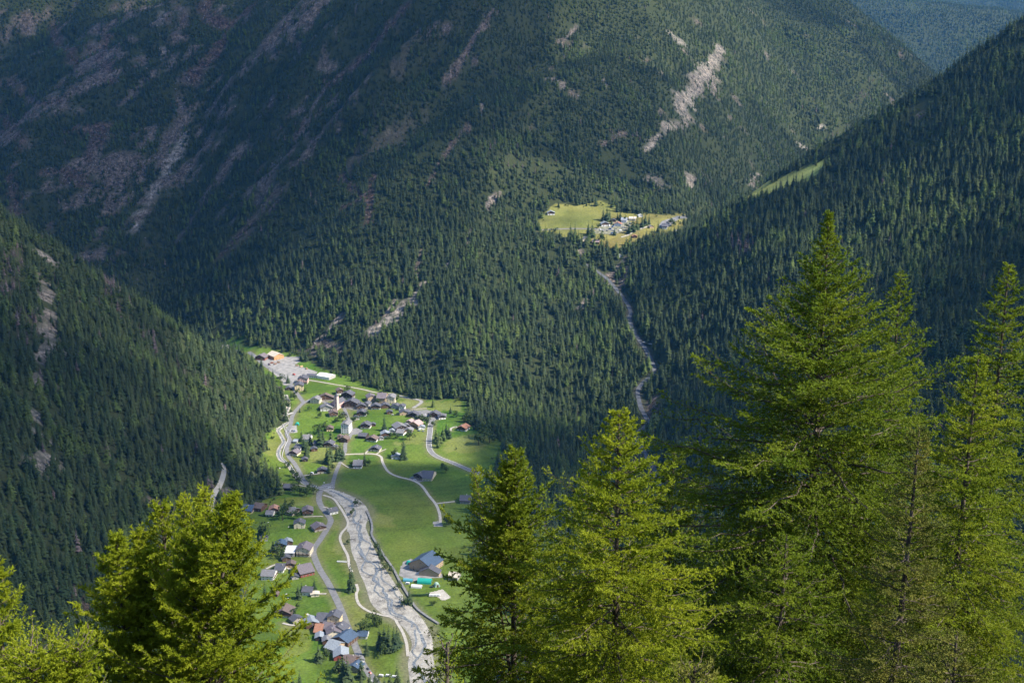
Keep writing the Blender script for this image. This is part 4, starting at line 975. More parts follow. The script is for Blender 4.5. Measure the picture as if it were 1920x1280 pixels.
link('tower_roof', mesh('tower_roof', V, [[0, 1, 4], [1, 2, 4], [2, 3, 4], [3, 0, 4], [3, 2, 1, 0]], ROOF['slate']), ch)
for zz in (6, 12, 18.5):
    o = link('window', WIN, ch); o.location = (5.9, -15.0, zz); o.scale = (1.1, 1, 1.5)
for k in range(5):
    for s in (-1, 1):
        o = link('window', WIN, ch); o.location = (s * 6.5, -8 + 4.2 * k, 5); o.rotation_euler = (0, 0, s * math.pi / 2); o.scale = (1, 1, 1.9)
for xx in (-4, 0):
    o = link('window', WIN, ch); o.location = (xx, -12, 5); o.scale = (1, 1, 1.6)
o = link('door', DOOR, ch); o.location = (-1.9, -12.02, 0); o.scale = (1.5, 1, 1.5)
# marquee
M_tent = mat('marquee_cloth', color=(.86, .86, .84), rough=.6)
x, y, z = atz(610, 711); y += 10
t_ = bpy.data.objects.new('marquee', None); COL.objects.link(t_); t_.location = (x, y, z); t_.rotation_euler = (0, 0, math.radians(62)); tag(t_, 'big white marquee hall on the meadow near the timber yard', 'marquee')
link('side_wall', mesh('side_wall', *prism(19, 27, -1, 5, 2.6), WALL['grey']), t_)
link('roof_cloth', mesh('roof_cloth', *joinp([slab(19, 27, 5, 2.6, .15, .12, 1), slab(19, 27, 5, 2.6, .15, .12, -1)]), M_tent), t_)
link('long_wall', mesh('long_wall', *boxv(-9.6, -9.52, -13.4, 13.4, -.5, 4.9), M_tent), t_)
# solar panels on the lodge
M_solar = ROOF['solar']
# greenhouse tunnels and tents
def tunnel(px, py, w, l, h, deg, color, label, cat='tent', nm='tent'):
    x, y, z = atz(px, py); n = 9; V = []; F = []
    for yy in (-l / 2, l / 2):
        for k in range(n): a = math.pi * k / (n - 1); V.append((w / 2 * math.cos(a), yy, h * math.sin(a) ** .8))
    for k in range(n - 1): F.append([k, k + 1, n + k + 1, n + k])
    F += [list(range(n))[::-1], list(range(n, 2 * n))]
    e = bpy.data.objects.new(nm, None); COL.objects.link(e); e.location = (x, y + w * .4, z - .05); e.rotation_euler = (0, 0, math.radians(deg)); tag(e, label, cat)
    m = mat('tent_cloth', noisy(tuple(c * .85 for c in color), color, .8), rough=.6)
    link('canvas', mesh('canvas', V, F, m), e)
    link('entrance', mesh('entrance', *boxv(-w * .18, w * .18, -l / 2 - .06, -l / 2 + .02, 0, h * .7), [M_door]), e)
tunnel(796,1094,9,16,5,82,(.02,.36,.28),'bright green tarpaulin tunnel in front of the farm garage','tunnel tent','tunnel_tent')
tunnel(781,1102,6,12,3.2,80,(.7,.7,.68),'white hoop tunnel on the grass below the green one','tunnel tent','tunnel_tent')
tunnel(819,1100,6,6,4,20,(.38,.52,.42),'pale green dome tent on brown soil','tent')
tunnel(557,797,6,7,3.5,10,(.02,.36,.28),'green tent at the riverside car park','tent')
tunnel(766,1058,6,5,3.5,10,(.02,.33,.27),'teal canopy beside the left wall of the farm hall','canopy','canopy')
tunnel(765,1090,5,11,3,80,(.10,.34,.42),'blue tarpaulin over stacks at the yard corner','tarpaulin','tarpaulin')
# footbridge, junction bridge
def bridge(pa, pb, w, th, rail, label, m):
    a = np.array(atz(*pa)); b = np.array(atz(*pb)); d = b - a; L = np.hypot(d[0], d[1]); c = (a + b) / 2
    e = bpy.data.objects.new('bridge', None); COL.objects.link(e); e.location = (c[0], c[1], max(a[2], b[2]) + .9); e.rotation_euler = (0, 0, math.atan2(d[1], d[0])); tag(e, label, 'bridge')
    link('deck', mesh('deck', *boxv(-L / 2, L / 2, -w / 2, w / 2, -th, 0), m), e)
    for s in (-1, 1): link('railing', mesh('railing', *joinp([boxv(-L / 2, L / 2, s * w / 2 - .05, s * w / 2 + .05, .85, 1.0)] + [boxv(-L / 2 + k * L / 6 - .06, -L / 2 + k * L / 6 + .06, s * w / 2 - .06, s * w / 2 + .06, 0, .85) for k in range(7)]), rail), e)
M_conc = mat('concrete', noisy((.38, .37, .35), (.52, .51, .49), .6), rough=.9); M_rail = mat('rail_metal', color=(.62, .63, .64), rough=.4)
bridge((598,918), (626,913), 7, .8, M_rail, 'road bridge over the river at the lane junction', M_asph)
bridge((533,780), (549,776), 3.5, .5, M_conc, 'small concrete bridge over the stream by the forest', M_conc)
bridge((632,1053), (650,1054), 2.5, .4, M_rail, 'pale wooden footbridge in the meadow beside the river path', mat('pale_wood', color=(.6, .6, .58)))
bridge((1206,644), (1222,646), 3, .5, M_conc, 'concrete slab across the ditch on the outer side of the pass road', M_conc)
# roadside walls
def wall_strip(px, h, t, m, label, nm='retaining_wall', cat='wall'):
    ln = spline([at(*p) for p in px], 3); V, F = [], []
    tt = np.gradient(ln, axis=0); tt /= np.linalg.norm(tt, axis=1)[:, None]; n_ = np.stack([-tt[:, 1], tt[:, 0]], -1)
    for i, p in enumerate(ln):
        z = float(hz(*p))
        for s, zz in ((-1, -1), (-1, h), (1, h), (1, -1)): q = p + n_[i] * s * t / 2; V.append((q[0], q[1], z + zz))
    for i in range(len(ln) - 1):
        a = 4 * i
        for k in range(4): F.append([a + k, a + (k + 1) % 4, a + 4 + (k + 1) % 4, a + 4 + k])
    F += [[3, 2, 1, 0], [len(V) - 4, len(V) - 3, len(V) - 2, len(V) - 1]]
    e = link(nm, mesh(nm, V, F, m)); tag(e, label, cat); return e
wall_strip([(688,960),(695,975),(698,990),(697,1003),(706,1020),(722,1045),(738,1068),(752,1095),(766,1118),(780,1140),(800,1156),(822,1170)], 1.6, 2.6, mat('dyke_stone', noisy((.15, .15, .145), (.24, .235, .23), .4), rough=.95), 'long grey flood dyke wall along the right river bank')
wall_strip([(530,795),(534,806),(540,822),(533,840),(530,858),(545,872),(556,890),(568,903)], 1.0, .7, M_conc, 'low concrete wall between stream and riverside road')
wall_strip([(735,757),(765,768),(800,766)], 1.6, .6, WALL['stone'], 'stone wall along the upper village street')
M_hedge = leafmat('hedge', (.02, .05, .015), (.05, .09, .025), scale=1.2)
wall_strip([(770,1117),(790,1117),(806,1115)], 2.2, 2.2, M_hedge, 'trimmed dark hedge beside the white caravans', 'hedge', 'hedge')
wall_strip([(485,966),(505,969),(522,968)], 1.5, 1.5, M_hedge, 'long dark hedge below the cottages on the upper lane', 'hedge', 'hedge')
# ------------------------------------------------------------------ vehicles
def prof(pts, w, bev=.08):
    n = len(pts); V = []; 
    for s in (-1, 1): V += [(s * w / 2, y, z) for y, z in pts]
    F = [list(range(n)), list(range(2 * n - 1, n - 1, -1))] + [[i, n + i, n + (i + 1) % n, (i + 1) % n] for i in range(n)]
    return V, [f[::-1] for f in F]
WHEEL = mesh('wheel', *(lambda n=10: ([(s * .11, .32 * math.cos(2 * math.pi * k / n), .32 * math.sin(2 * math.pi * k / n)) for s in (-1, 1) for k in range(n)], [list(range(n))[::-1], list(range(n, 2 * n))] + [[k, (k + 1) % n, n + (k + 1) % n, n + k] for k in range(n)]))(), [mat('tyre', color=(.02, .02, .02))])
CARB = prof([(-2.1, .35), (-2.15, .8), (-1.9, .95), (-1.0, .98), (.95, .98), (1.95, .85), (2.15, .7), (2.15, .35)], 1.75)
CABIN = prof([(-1.9, .95), (-1.5, 1.42), (.35, 1.45), (1.05, .96)], 1.55)
VANB = prof([(-2.5, .35), (-2.5, 2.2), (1.6, 2.3), (2.3, 1.3), (2.7, 1.1), (2.7, .35)], 1.95)
CARA = prof([(-2.6, .45), (-2.8, 1.2), (-2.4, 2.45), (2.3, 2.5), (2.7, 1.9), (2.6, .45)], 2.2)
PAINT = {}
def paint(c):
    if c not in PAINT: PAINT[c] = mat('car_paint', color=c, rough=.3, spec=.6)
    return PAINT[c]
CM = {}
def vehicle(px, py, deg, c, label, kind='car', group=None, dz=.28):
    x, y, z = atz(px, py); e = bpy.data.objects.new({'car': 'parked_car', 'van': 'parked_van', 'caravan': 'caravan'}[kind], None); COL.objects.link(e)
    e.location = (x, y, z + dz); e.rotation_euler = (0, 0, math.radians(deg)); tag(e, label, kind, group)
    key = (kind, c)
    if key not in CM: CM[key] = mesh('body', *{'car': CARB, 'van': VANB, 'caravan': CARA}[kind], [paint(c)])
    link('body', CM[key], e)
    if kind == 'car':
        if 'cab' not in CM: CM['cab'] = mesh('windows', *CABIN, [M_glass])
        link('windows', CM['cab'], e); link('roof_panel', CM.setdefault(('rp', c), mesh('roof_panel', *boxv(-.72, .72, -1.45, .3, 1.44, 1.5), [paint(c)])), e)
    else:
        if 'vw' not in CM: CM['vw'] = mesh('windows', *joinp([boxv(-1.13, -.9, -1.4, 1.2, 1.3, 1.9), boxv(.9, 1.13, -1.4, 1.2, 1.3, 1.9)]), [M_glass])
        link('windows', CM['vw'], e)
    for sx in (-1, 1):
        for sy in ((-1.35, 1.35) if kind != 'caravan' else (0,)):
            o = link('wheel', WHEEL, e); o.location = (sx * (.8 if kind == 'car' else .95), sy, .33)
W_ = (.8, .8, .8); K_ = (.03, .03, .035); G_ = (.3, .31, .33); B_ = (.06, .13, .3); RD = (.5, .05, .03)
vehicle(694,1262,35,RD,'red car driving on the village road at the lower edge'); vehicle(695,1275,20,W_,'white car behind the red car at the lower road edge'); vehicle(690,1254,30,K_,'dark car ahead of the red car on the road')
vehicle(714,1268,80,W_,'large white camper at the lower meadow edge, left one','van'); vehicle(727,1268,80,W_,'middle white camper at the lower meadow edge','van'); vehicle(739,1270,85,W_,'right white camper at the lower meadow edge','van')
vehicle(551,703,60,RD,'red truck parked in the timber yard','van')
vehicle(785,1077,80,W_,'white van beside the farm garage','van'); vehicle(797,1078,85,(.7,.66,.5),'cream van before the farm garage wall','van'); vehicle(764,1095,85,W_,'white van beside the blue tarpaulin','van')
vehicle(809,1101,80,K_,'black car on brown soil between tunnels')
for k in range(3): vehicle(809 + 6 * k, 1118, 88, W_, 'white caravan in the row beside the dark hedge', 'caravan', 'caravans beside the hedge')
for k in range(6): vehicle(537 + 3.6 * k, 809 - 1.2 * (k % 2), 5, (W_, G_, W_, K_, B_, W_)[k], ('first white car from the left in the riverside car park', 'grey car in the riverside car park', 'white car between grey and black cars in the riverside car park', 'black car in the riverside car park', 'blue car in the riverside car park', 'white car at the right end of the riverside car park')[k])
vehicle(778,900,70,W_,'white car in the farm yard by the curved path','car')
vehicle(560,1077,70,G_,'grey car beside the wide purple roofed chalet'); vehicle(578,1068,85,W_,'white delivery truck above the wide purple roofed chalet','van')
vehicle(585,888,60,W_,'white camper parked above the river junction','van'); vehicle(618,915,85,W_,'white car crossing the junction bridge')
vehicle(644,853,0,K_,'black car on the lane at the meadow path fork')
vehicle(736,778,80,W_,'white car at the left end of the meadow edge parking'); vehicle(742,778,80,K_,'black car at the meadow edge parking'); vehicle(747,778,80,G_,'grey car at the meadow edge parking')
for k, (a, b, c, l) in enumerate([(797,778,W_,'white car in the upper car park, left one'),(803,776,K_,'black car in the upper car park'),(808,779,B_,'blue car in the upper car park'),(818,775,W_,'white car in the upper car park, right one'),(832,780,G_,'grey car at the far end of the upper car park')]): vehicle(a, b, 70 + 9 * k, c, l)
vehicle(785,808,60,B_,'blue car beside the metal roofed garage'); vehicle(793,809,60,G_,'grey car beside the metal roofed garage')
cols = [W_, G_, K_, B_, W_, G_]
for k, (a, b) in enumerate([(1126,432),(1131,434),(1138,433),(1144,430),(1150,433),(1155,430),(1163,433),(1168,428),(1174,431),(1149,426),(1142,424),(1166,422),(1178,424),(1183,420),(1155,437),(1148,438)]):
    c = cols[k % 6]; cn = {W_: 'white', G_: 'grey', B_: 'blue', K_: 'black'}[c]
    kd = 'caravan' if k % 3 == 0 else 'van' if k % 3 == 1 else 'car'
    vehicle(a, b, 20 * k, c, f'{cn} {"camper van" if kd == "van" else kd} among those on the mountain campsite', kd, 'vehicles on the mountain campsite')
for k, (a, b) in enumerate([(1240,423),(1245,420),(1251,417),(1258,415),(1235,426)]):
    vehicle(a, b, 60, (W_, K_, G_, W_, K_)[k], f'{("white", "black", "grey", "white", "black")[k]} car among those in the pass car park', 'car', 'cars in the pass car park')
# timber stacks in the yard
for k, (a, b, c) in enumerate([(510,681,(.28,.12,.08)),(516,683,(.25,.16,.12)),(505,684,(.20,.15,.18)),(522,680,(.3,.2,.13)),(565,688,(.5,.36,.2)),(575,692,(.46,.3,.17)),(557,686,(.42,.3,.2))]):
    x, y, z = atz(a, b); m = mat('lumber', noisy(tuple(v * .7 for v in c), c, 2)); L = 5 + k % 3
    lb = ['dark red brown lumber pile before the sawmill', 'brown lumber pile right of the red brown one', 'purplish lumber pile at the yard entrance', 'light brown lumber pile beside the gravel', 'long honey coloured log pile, middle of the far row', 'amber log pile at the right end of the far row', 'tan log pile at the left end of the far row'][k]
    e = bpy.data.objects.new('lumber_pile', None); COL.objects.link(e); e.location = (x, y, z + .2); e.rotation_euler = (0, 0, k); tag(e, lb, 'lumber pile')
    ng = 8; a_ = np.arange(ng) * 2 * math.pi / ng; lg = ([(s * L / 2, .45 * math.cos(t), .45 * math.sin(t)) for s in (-1, 1) for t in a_], [list(range(ng)), list(range(2 * ng - 1, ng - 1, -1))] + [[i, ng + i, ng + (i + 1) % ng, (i + 1) % ng] for i in range(ng)])
    lm = mesh('log', *lg, m)
    for row in range(3):
        for j in range(4 - row): o = link('log', lm, e); o.location = (random.uniform(-.3, .3), (j - (3 - row) / 2) * .92, .45 + row * .8)
# ------------------------------------------------------------------ trees of the valley floor
VT = [ # px, py, kind, height m, label
 (600,836,0,27,'tallest dark conifer of the group behind the dark chalet'),(606,833,0,22,'second conifer right of the tallest one behind the dark chalet'),(597,812,3,13,'round dark broadleaf tree left of the yellow chalet'),(609,808,3,11,'round green tree beside the yellow chalet'),
 (621,828,1,18,'pale conifer in front of the dark chalet'),(582,834,0,15,'pointed conifer beside the white bungalow'),(566,827,0,15,'pointed conifer left of the white bungalow'),
 (575,858,0,22,'dark conifer beside the riverside house'),(571,843,0,17,'conifer above the riverside house'),(577,850,0,19,'conifer between two riverside houses'),
 (614,869,0,22,'left conifer of the pair in the rough meadow'),(620,866,0,23,'right conifer of the pair in the rough meadow'),(618,871,1,15,'short bushy conifer in front of the pair'),
 (632,864,0,24,'left dark conifer beside the lane'),(638,862,0,23,'middle dark conifer beside the lane'),(643,860,0,18,'right dark conifer touching the lane'),
 (616,887,0,13,'narrow conifer beside the slate roofed chalet'),(624,880,3,7,'small bush beside the lane above the junction'),
 (721,807,0,20,'lone dark conifer on the sunny slope above the pale chalet'),(757,861,0,28,'tall conifer beside the small pale house'),(739,856,3,10,'round tree left of the small pale house'),
 (684,870,0,17,'dark conifer right of the long chalet'),(690,873,3,8,'round bush right of the dark conifer'),(660,873,3,6,'bush at the left end of the long chalet'),
 (838,985,3,11,'dark tree at the end of the curved path'),(842,982,0,14,'slim tree at the end of the curved path'),(899,975,3,12,'dark tree beside the centre larch'),
 (659,1108,0,28,'tall lone dark spruce beside the river path'),(702,1172,3,12,'round deciduous tree beside the river path'),(711,1172,3,9,'smaller round tree by the river path'),
 (683,1188,3,13,'round tree behind the blue roofed cabin'),(712,1215,0,20,'left conifer of the clump by the lower river'),(721,1218,0,22,'second conifer of the clump by the lower river'),(730,1222,0,24,'tallest conifer of the clump by the lower river'),(739,1220,0,21,'right conifer of the clump by the lower river'),(745,1212,0,18,'last conifer of the clump touching the river bed'),(688,1228,0,14,'small conifer below the blue roofed cabin'),(716,1228,3,10,'bush at the foot of the lower clump'),
 (598,1240,0,16,'small conifer in the dark field left of the road cluster'),(612,1237,3,9,'bush below the pale roofed barn'),(645,1275,0,20,'left dark conifer at the lower frame edge'),(652,1278,0,22,'second dark conifer at the lower frame edge'),(678,1272,0,20,'conifer touching the road at the lower frame edge'),(636,1262,3,12,'dark bush below the red gabled shed'),
 (560,1122,0,14,'small spruce left of the white bungalow'),(566,1112,0,12,'smaller spruce behind the white bungalow'),(590,1110,0,14,'blue green spruce right of the white bungalow'),(551,1153,3,7,'small round bush right of the broad brown chalet'),(558,1140,3,5,'tiny bush in the bungalow meadow'),
 (518,1147,0,10,'small spruce left of the broad brown chalet'),(525,1145,0,9,'small spruce behind the broad brown chalet'),
 (497,1125,0,18,'dark conifer beside the foreground larch tip'),(493,1008,3,14,'big dark tree above the small grey hut'),(488,1003,0,14,'dark conifer above the small grey hut'),(480,1040,0,17,'dark conifer partly behind the larch'),(520,1042,3,13,'bushy dark tree left of the white roofed workshop'),(528,1046,3,11,'second bushy tree left of the workshop'),
 (536,964,3,12,'dark tree among the cottages of the upper lane'),(530,975,3,13,'dark tree below the cottages of the upper lane'),(545,957,3,11,'bushy tree behind the dark chalet of the upper lane'),(535,950,0,12,'conifer in the meadow behind the upper lane'),(557,972,3,9,'bush beside the purple roofed chalet'),
 (503,925,0,22,'left dark conifer near the weathered barn'),(520,925,0,17,'conifer left of the weathered barn'),(553,925,3,11,'dark bush right of the weathered barn'),(562,928,3,11,'grey green bush at the river junction, left one'),(575,930,3,10,'grey green bush at the river junction, middle one'),(588,926,3,9,'grey green bush at the river junction, right one'),(580,918,3,8,'bush on the bank behind the junction bushes'),(556,900,3,10,'bank tree beside the stream bend'),(548,893,3,9,'smaller bank tree above the stream bend'),(540,876,3,8,'bush on the stream bank near the weathered barn'),(560,908,3,9,'leafy tree between stream and road'),(580,902,3,8,'round tree beside the road at the junction'),
 (540,718,0,13,'dark conifer behind the small timber shed'),(546,745,0,11,'conifer in the garden of the cream house'),(552,750,3,9,'bush in the garden of the cream house'),(557,738,3,8,'bush left of the yellow gabled house'),(572,738,3,7,'bush right of the yellow gabled house'),(527,716,3,10,'tree at the stream edge beside the yard'),(520,748,3,12,'tree at the forest edge above the stream'),(528,765,0,17,'conifer between the stream and the forest'),(540,768,3,12,'leafy tree at the small concrete bridge'),(533,775,0,18,'dark conifer at the small concrete bridge'),
 (600,783,3,8,'bush in the meadow left of the brown chalet'),(642,790,3,11,'leafy tree between the brown chalet and the lane'),(632,792,3,9,'low tree below the brown chalet'),(600,745,3,5,'small bush behind the cream villa'),(580,770,3,6,'bush at the foot of the cream villa'),(652,733,3,9,'round tree in the meadow behind the church'),(562,773,0,7,'tiny conifer beside the riverside road'),
 (724,735,3,10,'pale green tree behind the hotel'),(744,752,3,10,'round tree at the cream end of the hotel'),(708,757,3,8,'dark tree in front of the hotel'),
 (768,825,3,11,'bushy tree below the stone house'),(745,822,3,8,'bush below the wide grey barn'),(732,822,3,8,'bush right of the light roofed chalet'),(688,780,3,7,'dark bush right of the white based chalet'),(664,790,3,8,'tree at the path below the street'),
 (800,797,3,12,'large leafy tree at the head of the bypass road'),(792,795,3,11,'leafy tree left of the bypass road head'),(784,787,3,7,'bush behind the orange house'),(812,800,3,8,'bush right of the bypass road head'),
 (818,828,1,18,'left pale larch of the row right of the bypass road'),(824,832,1,19,'second larch of the row right of the bypass road'),(831,826,1,20,'third larch of the row right of the bypass road'),(837,820,0,20,'dark spruce within the larch row'),(842,822,0,17,'right spruce of the larch row'),(822,839,1,15,'front larch of the row right of the bypass road'),
 (812,763,1,14,'slim larch on the bank above the village street'),(845,775,0,10,'small conifer beyond the car park'),(855,782,3,9,'bush beyond the car park'),(870,792,3,9,'leafy tree behind the rust roofed chalet'),(883,797,3,10,'broadleaf tree right of the rust roofed chalet'),
 (897,834,3,16,'left rounded tree at the edge of the sloping meadow'),(909,822,3,18,'big pale rounded tree above the sloping meadow'),(918,830,3,18,'right rounded tree above the sloping meadow'),(905,812,1,17,'larch behind the rounded trees'),(856,843,3,3,'tiny tree alone in the sloping meadow'),(935,880,0,20,'dark conifer at the lower corner of the sloping meadow'),
 (830,880,3,8,'dark bush behind the farm wing, upper one'),(836,886,3,8,'dark bush behind the farm wing, lower one'),(812,1135,3,6,'small bush beside the flood dyke'),
 (715,1055,3,8,'dark bush on the right river bank, upper one'),(712,1040,0,13,'pointed tree on the right river bank'),(722,1068,3,8,'bush on the right river bank below the pointed tree'),(733,1075,3,7,'bush at the corner of the farm yard'),(746,1106,3,8,'round bush on the dyke beside the farm yard'),(768,1132,0,15,'dark conifer on the dyke below the caravans'),(758,1138,3,9,'bush beside the conifer on the dyke'),(668,950,3,8,'bush on the left river bank near the bridge'),(660,965,3,7,'second bush on the left river bank'),(652,1020,3,5,'low bush between path and river'),
 (707,1030,3,7,'bush beside the top of the dyke'),
 (1070,448,0,24,'left dark spruce at the lower edge of the high meadow'),(1078,448,0,26,'right dark spruce at the lower edge of the high meadow'),(1103,440,0,21,'spruce above the cream house on the col'),(1110,444,0,24,'dark spruce right of the cream house on the col'),(1128,455,3,15,'broad tree beside the pink roofed house'),(1131,414,0,22,'left spruce of the clump above the campsite'),(1138,414,0,24,'middle spruce of the clump above the campsite'),(1143,412,0,19,'right spruce of the clump above the campsite'),
 (1180,438,0,22,'left spruce right of the campsite'),(1187,434,0,23,'second spruce right of the campsite'),(1194,430,0,24,'third spruce right of the campsite'),(1204,426,0,22,'fourth spruce right of the campsite'),(1210,422,0,19,'spruce above the green slope on the col'),(1217,420,0,17,'last spruce of the row on the col'),(1234,436,0,18,'lone spruce in the green slope beside the pass car park'),(1258,420,3,10,'bush beside the pass car park'),(1263,425,3,10,'second bush beside the pass car park'),
 (1147,420,0,12,'small dark conifer in the middle of the campsite'),(1163,412,0,15,'dark conifer left of the campsite inn'),(1122,428,3,7,'bush at the left end of the campsite'),(1175,427,3,7,'bush among the right end campers'),(1152,441,0,13,'conifer below the campsite edge'),
 (1172,415,3,8,'bush behind the campsite inn'),(1158,410,0,12,'small spruce behind the campsite'),(1041,436,3,9,'bush at the left edge of the col road'),(1082,385,0,20,'spruce on the upper edge of the high meadow, left one'),(1117,386,0,18,'spruce on the upper edge of the high meadow, right one'),
 (1475,352,0,16,'small spruce alone on the ridge meadow'),(1492,360,0,20,'taller spruce on the ridge meadow'),(1505,362,0,18,'spruce at the right edge of the ridge meadow'),
 (441,652,0,14,'spruce beside the cream house above the timber yard'),
]
lone = RNG.random(len(VT))
for k, (a, b, kd, h_, lb) in enumerate(VT):
    x, y, z = atz(a, b); nat = {0: (21, 24, 18, 25, 20, 15), 1: (21, 19, 23), 3: (9.5, 9.5, 9.5)}[kd]; v = k % len(nat)
    small_tree(x, y, z, kd, h_ * 1.35 / nat[v], float(lone[k] * 6), lb, {0: 'conifers of the valley and col', 1: 'larches of the valley', 3: 'broadleaf trees and bushes of the valley'}[kd], var=v)
# shrubs that fray the edge of the forest
X_ = RNG.uniform(-480, 380, 26000); Y_ = RNG.uniform(1150, 2650, 26000)
o_ = openness(X_, Y_); e_ = np.zeros(26000, bool)
for a in range(8): e_ |= ~openness(X_ + 15 * math.cos(a * .785), Y_ + 20 * math.sin(a * .785))
m = o_ & e_ & (fbm(X_ / 14, Y_ / 14, 211, 2) > .5); Z_ = hz(X_, Y_); px_, py_ = project(X_, Y_, Z_); m &= (py_ < 1270) & (RNG.random(26000) < .33); m &= ~((px_ > 440) & (px_ < 560) & (py_ > 1000))
for ln_ in list(ROADS.values()) + [Lw, Rw]: m[m] &= dist_line(ln_[::3], X_[m], Y_[m])[0] > 9
X_, Y_, Z_ = X_[m], Y_[m], Z_[m]; n_ = len(X_); print('shrubs', n_)
scatter('edge_shrubbery', np.stack([X_, Y_, Z_ - .3], -1), hidden_col('shrub_kinds', [BROAD[0], BROAD[1], SPRUCE[2], BROAD[2]]), RNG.uniform(.22, .6, n_), RNG.uniform(0, 6, n_), RNG.integers(0, 4, n_), label='young trees and shrubs fraying the edges of the meadows')
# loose boulders on the left meadows
for k, (a, b, s, lb) in enumerate([(575,1152,3.0,'large pale boulder in the field above the paved yard'),(536,1114,1.8,'pale flat boulder in the left meadow'),(540,1121,1.2,'small boulder below the flat one'),(512,1107,2.2,'boulder beside the dark conifer at the larch'),(546,920,1.5,'grey boulder behind the weathered barn'),(525,878,2,'flat pale rock on the grass left of the stream'),(608,905,2,'pale rock beside the lane junction'),(503,979,1.2,'small white stone below the hedge'),(541,988,1.6,'pale boulder in the meadow left of the cream house')]):
    x, y, z = atz(a, b); o = link('boulder', stones[k % 4], None, (x, y, z + s * .2), k); o.scale = (s, s, s * .6); tag(o, lb, 'boulder')
